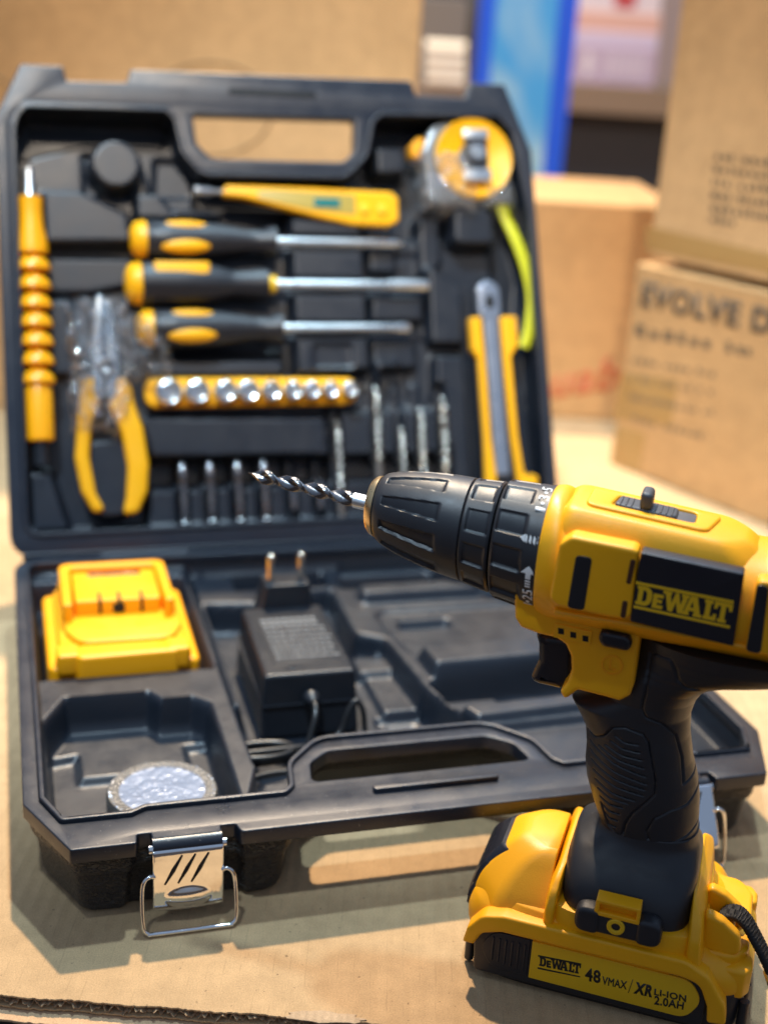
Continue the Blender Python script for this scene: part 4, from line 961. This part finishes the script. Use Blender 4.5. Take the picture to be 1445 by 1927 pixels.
# barrel housing (cross sections along x)
prof = [  # x, centre z, half height, half width, exponent
    (8.6, 197.2, 26.8, 27.2, 2.05), (9.6, 197.3, 28.3, 28.6, 2.05), (13, 197.2, 28.9, 30.2, 2.05), (16, 196.8, 28.2, 31.0, 2.1), (20, 195.4, 26.6, 31.6, 2.1), (34, 194.8, 25.8, 32.0, 2.15), (50, 194.2, 25.2, 32.0, 2.2),
    (70, 193.3, 24.4, 31.8, 2.2), (95, 192.3, 23.6, 31.6, 2.2), (104, 192.5, 24.0, 31.4, 2.2), (112, 192.3, 24.4, 31.2, 2.3), (126, 192, 23, 29.5, 2.3), (134, 191.8, 20.5, 26, 2.3), (137.5, 191.7, 17, 21, 2.2)]
P_ = [np.array(p) for p in spline([np.array(p) for p in prof], 6)]
secs = [[(p[0], y_, z_) for y_, z_ in sup(p[3], p[2], p[4], 96, 0, p[1])] for p in P_]
body = loft('motor_housing', secs, yellow, dr, ang=50)
# lower front housing around the trigger
lowpx = [(966, 1120), (968, 1165), (979, 1182), (1010, 1194), (1045, 1202), (1063, 1214), (1073, 1236), (1074, 1262), (1066, 1286), (1052, 1303), (1060, 1316), (1068, 1314), (1086, 1300), (1130, 1311), (1165, 1321), (1184, 1311), (1192, 1290), (1204, 1200), (1180, 1120), (1090, 1080)]
lowl = rp([bp(x_, y_, 22) for x_, y_ in lowpx], 2.2)
slab('handle_housing', [lowl], -22, 22, yellow, dr, bev=2.0, res=4, T=SIDE)
# rear lower edge strip of the housing
slab('housing_edge', [rp([bp(x_, y_, 31.5) for x_, y_ in [(1040, 1160), (1190, 1184), (1400, 1226), (1450, 1238), (1560, 1262), (1560, 1250), (1450, 1226), (1190, 1172), (1040, 1148)]], 1.5)], 22, 31.2, yellow, dr, bev=1.5, T=SIDE)
# top hump
TLT = lambda c: (c[0], -c[1], c[2]-.075*(c[0]-15))
def hsec(z, x0, x1, x2, hn, r): return [TLT((p[0], p[1], z)) for p in rp([(x0, -hn, r), (x0, hn, r), (x1, hn, r*1.6), (x2, hn*.45, r*1.2), (x2, -hn*.45, r*1.2), (x1, -hn, r*1.6)], n=8)]
hs = [(206, 10, 96, 104, 27, 9), (212, 12.5, 92, 101, 24.5, 9), (216.5, 13.5, 90, 99, 22.6, 8), (220, 14.5, 87, 96.5, 20.6, 8), (222.6, 15.8, 84, 93.5, 18.6, 7), (224.2, 17.4, 82, 91, 17, 7), (224.8, 19.4, 80, 88.5, 15.2, 6)]
loft('top_hump', [hsec(*p) for p in hs], yellow, dr, ang=30)
slab('top_rim', [rp([(24, 12, 5), (74, 12, 5), (79, -11, 4), (24, -11, 4)]), rp([(34, 6.5, 3), (68.5, 6.5, 3), (68.5, -7, 3), (36, -7, 3)])], 221.5, 226.2, yellow, dr, bev=1.2, res=4, T=TLT)
sel = slab('speed_selector', [rp([(35, 5.6), (61, 5.6), (61, -6.4), (36.5, -6.4)], 2.5)], 223.5, 226.6, grey, dr, bev=1.0, res=3, T=TLT)
for k in range(7):
    x0 = 37.6+k*2.3+(7.4 if k > 2 else 0)
    tube('rib', [TLT((x0, -5+q*1.1, 226.55+.25*math.sin(q/9*math.pi))) for q in range(10)], .42, grey, sel, n=6)
slab('knob', [rect(45.4, -6.0, 50.4, 5.8, 2)], 226, 233.6, grey, sel, bev=1.9, res=5, T=TLT)
slab('selector_plate', [rp([(59, 6.4), (68.4, 6.4), (68.4, -6.8), (59, -6.8)], 2)], 223.5, 225.2, mat('grey_plate', (.09, .09, .10), .4), dr, bev=.2, T=TLT)
# side panels
def sp_(name, px, n0, n1, m, par=dr, r=1.5, bev=.8, nn=None, res=3):
    return slab(name, [rp([bp(x_, y_, n1 if nn is None else nn) for x_, y_ in px], r)], n0, n1, m, par, bev=bev, res=res, T=SIDE)
gear = sp_('gear_cover', [(1052, 1024), (1075, 1010), (1192, 1034), (1200, 1040), (1186, 1168), (1150, 1164), (1046, 1142), (1032, 1128)], 24, 34.6, yellow, r=4, bev=1.8, res=4)
sp_('side_vent', [(1083, 1045), (1114, 1050), (1098, 1150), (1066, 1144)], 33, 35.0, black, gear, 2, .4)
for q in ([(1186, 1052), (1196, 1055), (1186, 1100), (1177, 1098)], [(1171, 1130), (1181, 1132), (1176, 1164), (1166, 1162)]):
    sp_('slot', q, 33, 34.9, mat('slot_brown', (.06, .018, .004), .6), gear, 2, .2)
nl = 34.2
lp = sp_('label_panel', [(1205, 1040), (1400, 1081), (1379, 1217), (1184, 1170)], 26, nl, labelblack, r=1, bev=.7)
for q in ([(1196, 1094), (1380, 1131), (1379, 1137), (1195, 1099)], [(1192, 1139), (1373, 1178), (1372, 1183), (1191, 1144)]):
    sp_('label_line', q, nl-.2, nl+.15, yellow3, lp, .1, .03)
CLq = [bp(x_, y_, nl) for x_, y_ in [(1194, 1136), (1373, 1175), (1380, 1138), (1200, 1101)]]
# the wordmark: heavy slab lettering, small e
def logo(par, q, n0, m, ext=.14, bold=.06):
    """wordmark between q[0] (lower left), q[1], q[2], q[3]"""
    T = quadmap(*q, 100, 20, n0)
    L = {'D': [[(0, 0), (11, 0), (15, 3), (16.5, 7), (16.5, 13), (15, 17), (11, 20), (0, 20), (0, 16.6), (1.6, 16.6), (1.6, 3.4), (0, 3.4)], [(6.6, 4), (6.6, 16), (9, 16), (11, 13.5), (11, 6.5), (9, 4)]],
         'E': [[(17.6, 0), (28.6, 0), (28.6, 3.8), (22.4, 3.8), (22.4, 6), (27.4, 6), (27.4, 9.4), (22.4, 9.4), (22.4, 11.4), (28.4, 11.4), (28.4, 15), (17.6, 15)]],
         'W': [[(27.2, 20), (36.4, 20), (36.4, 17), (35.4, 17), (37.2, 8.5), (40.2, 20), (43.6, 20), (46.6, 8.5), (48.2, 17), (46.8, 17), (46.8, 20), (54.6, 20), (54.6, 17), (53.4, 17), (49.4, 0), (44.6, 0), (41.8, 10.6), (39.2, 0), (34.4, 0), (30, 17), (27.2, 17)]],
         'A': [[(48.8, -.0), (56.6, 0), (56.6, 3), (55.6, 3), (56.1, 5), (61.3, 5), (61.9, 3), (60.8, 3), (60.8, 0), (69.8, 0), (69.8, 3), (68.0, 3), (63.0, 20), (55.8, 20), (50.9, 3), (50.2, 3)], [(57, 8.4), (60.4, 8.4), (58.7, 15)]],
         'L': [[(70.8, 0), (84.4, 0), (84.4, 7), (81.2, 7), (80.6, 3.8), (77.6, 3.8), (77.6, 16.6), (79.6, 16.6), (79.6, 20), (70.8, 20), (70.8, 16.6), (72.4, 16.6), (72.4, 3.4), (70.8, 3.4)]],
         'T': [[(81.0, 20), (99.6, 20), (99.6, 12.6), (96.4, 12.6), (95.8, 16.4), (93.0, 16.4), (93.0, 3.4), (95, 3.4), (95, 0), (86, 0), (86, 3.4), (88, 3.4), (88, 16.4), (85.0, 16.4), (84.2, 12.6), (81.0, 12.6)]]}
    for ch_, loops in L.items(): slab('lettering', loops, 0, ext, m, par, bev=.005, res=0, T=T)
logo(lp, CLq, nl, yellow3)
rear = sp_('rear_cover', [(1424, 1092), (1600, 1130), (1580, 1262), (1400, 1226)], 24, 34.4, yellow, r=3, bev=1.5, res=4)
sp_('side_vent', [(1424, 1100), (1446, 1105), (1430, 1232), (1402, 1226)], 33, 34.9, black, rear, 2, .4)
# switch, three windows, L mark
sw = sp_('direction_switch', [(1130, 1187), (1180, 1197), (1189, 1212), (1182, 1228), (1132, 1218), (1124, 1203)], 18, 26.5, labelblack, r=3.5, bev=2.2, res=4, nn=26)
plq = sp_('window_plate', [(1044, 1174), (1114, 1189), (1110, 1215), (1040, 1199)], 21, 22.7, yellow, r=.4, bev=.25)
for q in ((1055, 1188), (1078, 1195), (1101, 1202)):
    sp_('window', [(q[0]-5.5, q[1]-6.5), (q[0]+5.5, q[1]-4.5), (q[0]+5.5, q[1]+6.5), (q[0]-5.5, q[1]+4.5)], 22.2, 22.8, void, plq, .1, .05)
cL = bp(1152, 1251, 22)
slab('side_mark', [ell(cL[0], cL[1], 4.5, 4.5, 36), ell(cL[0], cL[1], 3.8, 3.8, 36)], 21.8, 22.5, yellow2, dr, bev=.1, T=SIDE)
for lp_ in (rect(cL[0]-1.3, cL[1]-2.2, cL[0]-.7, cL[1]+2.2), rect(cL[0]-1.3, cL[1]-2.2, cL[0]+1.5, cL[1]-1.6)):
    slab('side_mark', [lp_], 21.8, 22.5, yellow2, dr, bev=.1, T=SIDE)
# trigger
tp_ = rp([bp(x_, y_, 9) for x_, y_ in [(1005, 1190), (1012, 1215), (1012, 1243), (1003, 1262), (997, 1276), (1001, 1284), (1012, 1289), (1054, 1299), (1085, 1280), (1085, 1200)]], 2.5)
slab('trigger', [tp_], -10, 10, labelblack, dr, bev=4, res=5, T=SIDE)
# grip: dense loft with carved grooves
gf = [(1195, 1195), (1196, 1240), (1190, 1290), (1085, 1302), (1098, 1330), (1103, 1360), (1102, 1400), (1108, 1440), (1119, 1485), (1133, 1530), (1141, 1570), (1142, 1590)]
FZ = [(172, 52), (158, 50), (140, 40), (133, 27), (127, 31), (121, 34.5), (112, 36), (104, 36.3), (96, 37.8), (86, 41.5), (76, 46), (68, 49.5), (62, 50)]
BZ = [(172, 137), (166, 134), (162, 126), (158.5, 112), (156, 100), (152.5, 89), (148, 83), (142, 80), (134, 78.6), (124, 79.6), (112, 82.5), (102, 86), (94, 87.8), (84, 89), (74, 89.5), (66, 89.3), (62, 89)]
fz = lambda z, L_: float(np.interp(z, [a for a, b in L_[::-1]], [b for a, b in L_[::-1]]))
hwid = lambda z: float(np.interp(z, [62, 75, 95, 110, 125, 140, 155, 165, 172], [18.5, 18.5, 19.5, 19.5, 18.8, 18.5, 21, 25, 27]))
gr = []
def G(px, n=19, wd=.45, dp=.95): gr.append(([bp(x_, y_, n) for x_, y_ in px], wd, dp))
G([(1222, 1232), (1214, 1300), (1207, 1336), (1215, 1352), (1245, 1368), (1268, 1395), (1279, 1440), (1283, 1490), (1312, 1482)])
G([(1222, 1236), (1232, 1231), (1262, 1236), (1270, 1250), (1276, 1275), (1292, 1292), (1312, 1296)])
G([(1100, 1388), (1115, 1396), (1135, 1388), (1152, 1371), (1175, 1370), (1210, 1384), (1220, 1400), (1233, 1470), (1232, 1495), (1215, 1510), (1190, 1530), (1176, 1550), (1168, 1580), (1160, 1580), (1140, 1562), (1128, 1520)])
G([(1316, 1510), (1290, 1528), (1260, 1530), (1230, 1542), (1216, 1565), (1220, 1588), (1245, 1596), (1290, 1588), (1312, 1578)])
lines = [((1157, 1386), (1200, 1403)), ((1148, 1396), (1203, 1417)), ((1138, 1405), (1207, 1431)), ((1124, 1409), (1210, 1446)), ((1104, 1407), (1214, 1462)), ((1104, 1424), (1216, 1476)), ((1107, 1441), (1212, 1486)), ((1112, 1458), (1209, 1497)), ((1117, 1475), (1192, 1506)), ((1122, 1491), (1180, 1512)), ((1127, 1507), (1170, 1521)), ((1131, 1522), (1164, 1534)), ((1135, 1537), (1160, 1548)), ((1140, 1552), (1156, 1562))]
for a, b in lines:
    m_ = ((a[0]+b[0])/2-4, (a[1]+b[1])/2+3.5); G([a, m_, b], 19, .36, 1.0)
NA, zs = 340, np.arange(62, 172.01, .3)
V = []
for z in zs:
    a, b = fz(z, FZ), fz(z, BZ); cx_, hx = (a+b)/2, (b-a)/2; hy = hwid(z)
    for p in sup(hx, hy, 2.35, NA, cx_, 0): V.append((p[0], p[1], z))
V = np.array(V); X, Y, Zz = V[:, 0], V[:, 1], V[:, 2]; dep = np.zeros(len(V))
for pts, wd, dp in gr:
    P = np.array(pts)
    for i in range(len(P)-1):
        a, b = P[i], P[i+1]; e_ = b-a; t = np.clip(((X-a[0])*e_[0]+(Zz-a[1])*e_[1])/(e_ @ e_), 0, 1)
        d = np.hypot(X-a[0]-t*e_[0], Zz-a[1]-t*e_[1]); dep = np.maximum(dep, dp*(1-sstep(d/(wd*1.5))))
cxz = np.array([(fz(z, FZ)+fz(z, BZ))/2 for z in Zz])
r_ = np.hypot(X-cxz, Y)+1e-6; k = np.where(np.abs(Zz-140) < 60, 1, 1); X2 = X-(X-cxz)/r_*dep; Y2 = Y-Y/r_*dep
V2 = np.stack([X2, Y2, Zz], -1).reshape(len(zs), NA, 3)
loft('grip', [list(s) for s in V2], rubber, dr, ang=80)
# flare between grip and battery
def zsec(z, x0, x1, hy, e=3., N=96, hy0=None): return [(p[0], p[1], z) for p in sup((x1-x0)/2, hy, e, N, (x0+x1)/2, 0)]
fl = [(78, 47.5, 90, 18.4, 2.4), (73.5, 45.5, 90.6, 19.4, 2.5), (70.5, 41, 91.8, 20.8, 2.9), (67.5, 37, 92.6, 23.4, 3.5), (63.5, 35.8, 93, 28.6, 4.2), (58.5, 35.2, 93, 33.2, 4.6), (52, 35, 93, 36.2, 5), (44, 36, 93, 38.4, 5)]
F2 = [np.array(p) for p in spline([np.array(p) for p in fl], 5)]
loft('foot', [zsec(*p) for p in F2[::-1]], rubber, dr, ang=80)
# yellow frame of the foot
yf = [(62.5, 31, 38, 27, 6), (61, 30, 98.5, 31, 5), (56, 28.5, 99.5, 35, 5), (50, 28, 100, 37.5, 5), (44, 28, 100, 39.4, 5), (38, 28, 100, 40.4, 5)]
ring = [(60.8, 32.4, 97.6, 33.2, 5), (57, 30.4, 99.0, 36, 5), (50, 29.4, 99.8, 38.2, 5), (43, 29, 100.2, 39.8, 5), (37, 29, 100.2, 40.4, 5)]
# sloping frame: a lower collar all round the foot
def collar_sec(z, x0, x1, hy, e, N=96): return zsec(z, x0, x1, hy, e, N)
loft('foot_frame', [zsec(*p) for p in ((36, 28.2, 101, 40.3, 5), (44.5, 28.6, 100.6, 39.9, 5), (46.4, 29.4, 100, 39.2, 5), (46.6, 33, 97, 37, 5))], yellow, dr, ang=50)
for X0, X1, X2, X3, dzf in ((29.6, 30.0, 32.4, 36.2, 6.5), (100.5, 99.4, 94.5, 91.8, 5.5)):
    fr = [(36, X0, 40.3, 5), (44, X1, 39.8, 5), (50, X1+(X2-X1)*.12, 38.0, 5), (55, X1+(X2-X1)*.25, 35.8, 5), (58, X1+(X2-X1)*.5, 33.4, 4.8), (61, X1+(X2-X1)*.8, 30.4, 4.4), (63.4, X1+(X2-X1)*1.1, 26, 4), (64.6, X2+(X3-X2)*.25, 22, 4), (65, X2+(X3-X2)*.4, 18, 4)]
    loft('foot_frame', [zsec(float(p[0])-dzf*max(0, float(p[0])-46)/19, min(float(p[1]), X3), max(float(p[1]), X3), float(p[2]), float(p[3])) for p in spline([np.array(p) for p in fr], 4)], yellow, dr, ang=70)
# strap lugs at the rear
for n0, n1 in ((2.5, 9), (22, 28.5)):
    slab('strap_lug', [rp([(98, 36, 1), (98, 55, 3), (106, 52, 6), (114, 46, 7), (115.5, 38, 4), (110, 34, 3)])], n0, n1, yellow, dr, bev=2, res=4, T=SIDE)
tube('strap_pin', [(109.5, -2, 43), (109.5, -28, 43)], 2.2, yellow, dr, n=12)

# battery under the drill: clipped to the foot, moves with the drill
bat = dr
bsec = [(.4, 0, 118, 36, 6), (1.2, -1, 119.5, 37.2, 6), (6, -1.5, 120.5, 38, 6), (20, -2, 121, 38.2, 6), (22, -1, 120, 37.5, 6)]
bb_ = loft('battery', [zsec(*p, N=128) for p in bsec], rubber, dr, ang=50)
# feet bumps on the black base
for xx in (-2.2, 120.6):
    for k in range(6):
        yy = -30+k*12; tube('base_bump', [(xx, yy, 2.0), (xx, yy, 16)], 2.2, rubber, bb_, n=10)
# yellow shell: nose rises towards the front
ys = [(19, -5, 121.5, 38.8, 5), (22, -6.5, 122.5, 39.6, 5), (28, -7, 121.5, 40.2, 4.6), (34, -5.5, 114, 39.8, 4.2), (37.5, -3.4, 106, 38.6, 3.8), (41, -1.2, 100, 36.5, 3.4)]
ysn = [(44, .4, 60, 34.8, 3.0), (47.5, 2, 48, 31.6, 2.8), (51.5, 4, 44, 28, 2.6), (55, 7, 42, 25, 2.5), (58, 10.5, 41, 22.5, 2.4), (60, 15, 40, 19.5, 2.3), (61, 20, 38, 14.5, 2.2)]
Q = [np.array(p) for p in spline([np.array(p) for p in ys], 4)]
loft('battery_shell', [zsec(*p, N=128) for p in Q], yellow, bb_, ang=60)
NS = [np.array(p) for p in spline([np.array(p) for p in [(34, -5, 37.5), (38, -4.2, 36.5), (43, -2.6, 33.6), (48, .2, 29.6), (53, 4.2, 25.2), (57, 8.6, 21.6), (59.6, 12.6, 18.6), (60.8, 16.5, 15.6)]], 4)]
def nosesec(z, x0, hy):
    dx = 13-.1*(z-34); return [(p[0], p[1], z-.03*max(0, abs(p[1])-6)) for p in rp([(x0, -.55*hy, 7), (x0, .55*hy, 7), (x0+dx, hy, 9), (31, hy-.6, 1), (31, -hy+.6, 1), (x0+dx, -hy, 9)], n=10)]
loft('battery_nose', [nosesec(*p) for p in NS], yellow, bb_, ang=60)
# lower rear step blocks
slab('battery_step', [rp([(96, -30, 6), (113, -30, 8), (119, -20, 6), (119, 20, 6), (113, 30, 8), (96, 30, 6)])], 30, 37, yellow, bb_, bev=1.8, res=3)
slab('battery_step', [rp([(104, 33, 3), (118.5, 33, 3), (121.5, 28, 3), (121.5, 19, 3), (104, 19, 3)])], 18, 32.5, yellow, bb_, bev=1.8, res=3, T=lambda c: (c[0], -c[1], c[2]))
slab('battery_step', [rp([(104, 33, 3), (118.5, 33, 3), (121.5, 28, 3), (121.5, 19, 3), (104, 19, 3)])], 18, 32.5, yellow, bb_, bev=1.8, res=3)
# release button: black ribbed panel on the front slope
def shell_x(z, yv):
    if z > 36:
        A = np.array(NS); x0 = np.interp(z, A[:, 0], A[:, 1]); hy = np.interp(z, A[:, 0], A[:, 2]); return x0+max(0, abs(yv)-.5*hy)/(.5*hy)*11-.3
    return shell_x0(z, yv)
def shell_x0(z, yv):                       # front surface x of the battery shell at height z and lateral y
    A = np.array([q for q in Q]); x0 = np.interp(z, A[:, 0], A[:, 1]); x1 = np.interp(z, A[:, 0], A[:, 2]); hy = np.interp(z, A[:, 0], A[:, 3]); e_ = np.interp(z, A[:, 0], A[:, 4])
    c_ = max(0, 1-abs(yv/hy)**e_)**(1/e_); return (x0+x1)/2-(x1-x0)/2*c_
V = []; Fc = []; nz, ny = 60, 30
for i in range(nz+1):
    z = 26+29*i/nz
    for j in range(ny+1):
        yv = -24+48*j/ny; wq = 1-.34*i/nz; yy = yv*wq
        rib = .5*(1 if (j % 4) < 2 else 0) if 6 < i < 44 else 0
        V.append((shell_x(z, yy)-1.0-rib*.9+(1.6 if i in (0, nz) or j in (0, ny) else 0), yy, z))
for i in range(nz):
    for j in range(ny): a = i*(ny+1)+j; Fc.append((a, a+1, a+ny+2, a+ny+1))
rb = mesh('release_button', V, Fc, labelblack, bb_, ang=30)
# label band on the near and far sides
N0 = 40.4
bandpx = [(905, 1762), (925, 1758), (1003, 1770), (1290, 1846), (1312, 1858), (1320, 1880), (1312, 1902), (1290, 1912), (1000, 1835), (930, 1815), (906, 1800), (900, 1780)]
band_loop = rp([(4, 22, 6), (8, 28.5, 8), (100, 28.3, 9), (104, 18, 8), (98, 7, 8), (8, 7, 8)])
arch = rp([(-3.6, 20, 1), (-2, 28, 4), (4, 36, 7), (14, 38.5, 7), (93, 38.5, 10), (104, 33, 10), (112.5, 20, 6), (114, 11, 2), (106, 10, 1.5), (105, 18, 5), (100.5, 28.5, 8), (92, 30, 5), (14, 30, 6), (5, 27, 5), (1.5, 20, 1)])
for sgn in (1, -1):
    TS = (lambda c: (c[0], -c[2], c[1])) if sgn > 0 else (lambda c: (c[0], c[2], c[1]))
    slab('side_arch', [arch], 34, 43.2, yellow, bb_, bev=1.5, res=4, T=TS)
    slab('side_band', [rp([(1, 22, 4), (6, 29, 8), (100, 29, 9), (105, 18, 8), (104, 4, 3), (2, 4, 3)])], 34, 40.0, rubber, bb_, bev=1.2, T=TS)
gp = slab('grip_pad', [rp([(4, 18.5, 8), (10, 28, 8), (26.5, 28, .5), (26.5, 8.5, .5), (10, 8.5, 8)])], 39, 40.7, rubber, bb_, bev=.4, T=SIDE)
for k in range(6):
    xx = 9.6+k*2.9; slab('rib', [rect(xx, 11+.6*(5-k)*.5, xx+1.0, 25.2, .4)], 40.4, 41.3, rubber, gp, bev=.35, T=SIDE)
lbp = slab('label_panel', [rp([(27.5, 28, .5), (97, 28, 9), (102.8, 18.5, 8), (97, 8, 8), (27.5, 8.2, .5)])], 39, 40.9, yellow3, bb_, bev=.25, T=SIDE)
NL = 40.9
def qb(px, par, s, w_=10, h_=1, m=ink, bold=.02, shear=0, ext=.12):
    q = [bp(x_, y_, NL) for x_, y_ in px]; return text('lettering', s, w_, h_, m, quadmap(*q, w_, h_, NL), par, bold=bold, shear=shear, ext=ext)
logo(lbp, [bp(x_, y_, NL) for x_, y_ in [(1014, 1817), (1092, 1833), (1093, 1815), (1015, 1800)]], NL, ink, ext=.12, bold=.05)
for q in ([(1012, 1797), (1093, 1813), (1093, 1816), (1012, 1800)], [(1011, 1820), (1091, 1837), (1091, 1839), (1011, 1823)]):
    slab('label_line', [[bp(x_, y_, NL) for x_, y_ in q]], NL-.1, NL+.12, ink, lbp, bev=.02, T=SIDE)
qb([(1100, 1845), (1129, 1851), (1130, 1827), (1101, 1820)], lbp, '48', bold=.03)
qb([(1132, 1852), (1178, 1862), (1180, 1847), (1133, 1837)], lbp, 'VMAX', bold=.02)
qb([(1181, 1868), (1187, 1869), (1191, 1843), (1185, 1842)], lbp, '/', bold=-.01)
qb([(1191, 1869), (1226, 1877), (1229, 1855), (1194, 1847)], lbp, 'XR', bold=.05, shear=.1)
qb([(1230, 1872), (1290, 1886), (1291, 1873), (1231, 1860)], lbp, 'LI-ION', bold=.03)
qb([(1230, 1890), (1285, 1900), (1287, 1886), (1231, 1873)], lbp, '2.0AH', bold=.03)
# belt-hook mount on the foot
mc = [bp(x_, y_, 42) for x_, y_ in [(1090, 1722), (1100, 1705), (1125, 1704), (1215, 1724), (1238, 1742), (1236, 1766), (1220, 1780), (1195, 1776), (1110, 1755), (1088, 1742)]]
c0, c1 = bp(1107, 1728, 42), bp(1218, 1755, 42)
mt = slab('hook_mount', [rp([(c0[0]-5.5, c0[1]+5.6, 5.6), (c1[0]+5.5, c1[1]+5.6, 5.6), (c1[0]+5.5, c1[1]-5.6, 5.6), (c0[0]-5.5, c0[1]-5.6, 5.6)])], 35, 43.4, rubber, dr, bev=1.6, res=4, T=SIDE)
for cc in (c0, c1):
    slab('end_pad', [rp([(cc[0]-6.0, cc[1]+6.2, 5.5), (cc[0]+4.8, cc[1]+6.2, 3), (cc[0]+4.8, cc[1]-6.2, 3), (cc[0]-6.0, cc[1]-6.2, 5.5)] if cc is c0 else [(cc[0]-4.8, cc[1]+6.2, 3), (cc[0]+6.0, cc[1]+6.2, 5.5), (cc[0]+6.0, cc[1]-6.2, 5.5), (cc[0]-4.8, cc[1]-6.2, 3)])], 36, 44.4, rubber, mt, bev=2, res=4, T=SIDE)
tq = [bp(x_, y_, 42) for x_, y_ in [(1123, 1688), (1206, 1708), (1203, 1737), (1117, 1716)]]
ti = [bp(x_, y_, 42) for x_, y_ in [(1130, 1696), (1198, 1712), (1197, 1728), (1127, 1711)]]
slab('hook_socket', [rp(tq, .5), rp(ti, .3)], 36, 43.9, yellow, dr, bev=.4, T=SIDE)
slab('hook_socket', [rp(ti, .1)], 36, 40.6, yellow, dr, bev=.1, T=SIDE)
cm = bp(1158, 1744, 43.5)
slab('screw_ring', [ell(cm[0], cm[1], 3.9, 3.9, 32), ell(cm[0], cm[1], 1.9, 1.9, 24)], 42, 44.3, yellow3, mt, bev=.5, res=3, T=SIDE)
slab('screw_hole', [ell(cm[0], cm[1], 2.1, 2.1, 24)], 42.4, 43.0, mat('screw_orange', (.4, .13, .01), .5), mt, bev=.1, T=SIDE)

# wrist strap
st = thing('wrist_strap', 'black woven wrist strap looped through the lugs at the rear of the drill battery', 'strap', DRILL, (109, -15, 43))
webm = mat('webbing', (.010, .010, .011), .7, spec=.4)
path = spline([(0, 1.5, -8), (-3.6, 1.5, -2), (-2.6, 1.2, 3.6), (2.5, .6, 5.6), (7, -.6, 3.2), (11.5, -2.2, -2), (16, -3.8, -8), (19.5, -5, -13.5), (20.6, -5.4, -15.5)], 14)
K = len(path); secs = []
for i, p in enumerate(path):
    a = path[max(0, i-1)]; b = path[min(K-1, i+1)]; t = (b-a)/np.linalg.norm(b-a); wv = np.array([.25, 1., 0]); wv = wv-t*(wv @ t); wv /= np.linalg.norm(wv); nn_ = np.cross(t, wv)
    hw = 6.2*(1-.35*(i/K)); rib = .35*math.sin(i*2.1)
    s = []
    for j in range(32):
        th = 2*math.pi*j/32; c_, s_ = math.cos(th), math.sin(th)
        w2 = .22*math.sin(9*c_*3+ (i % 2)*math.pi)
        s.append(p+wv*hw*abs(c_)**.5*(1 if c_ > 0 else -1)+nn_*(1.5+rib*.6+w2)*abs(s_)**.7*(1 if s_ > 0 else -1))
    secs.append(s)
loft('webbing', secs, webm, st, ang=25)
pe = path[-1]; dv = (path[-1]-path[-4]); dv /= np.linalg.norm(dv)
tube('ferrule', [pe-dv*1, pe-dv*.5, pe+dv*15, pe+dv*15.5], [3.4, 4.1, 4.1, 3.6], steel, st, n=20, flat=(1, .8))
tube('cord', spline([pe+dv*15, pe+dv*25+np.array([1, 2, 0]), pe+dv*26+np.array([14, 10, 5]), pe+np.array([60, 20, -22+0])], 8), 1.6, webm, st, n=8)
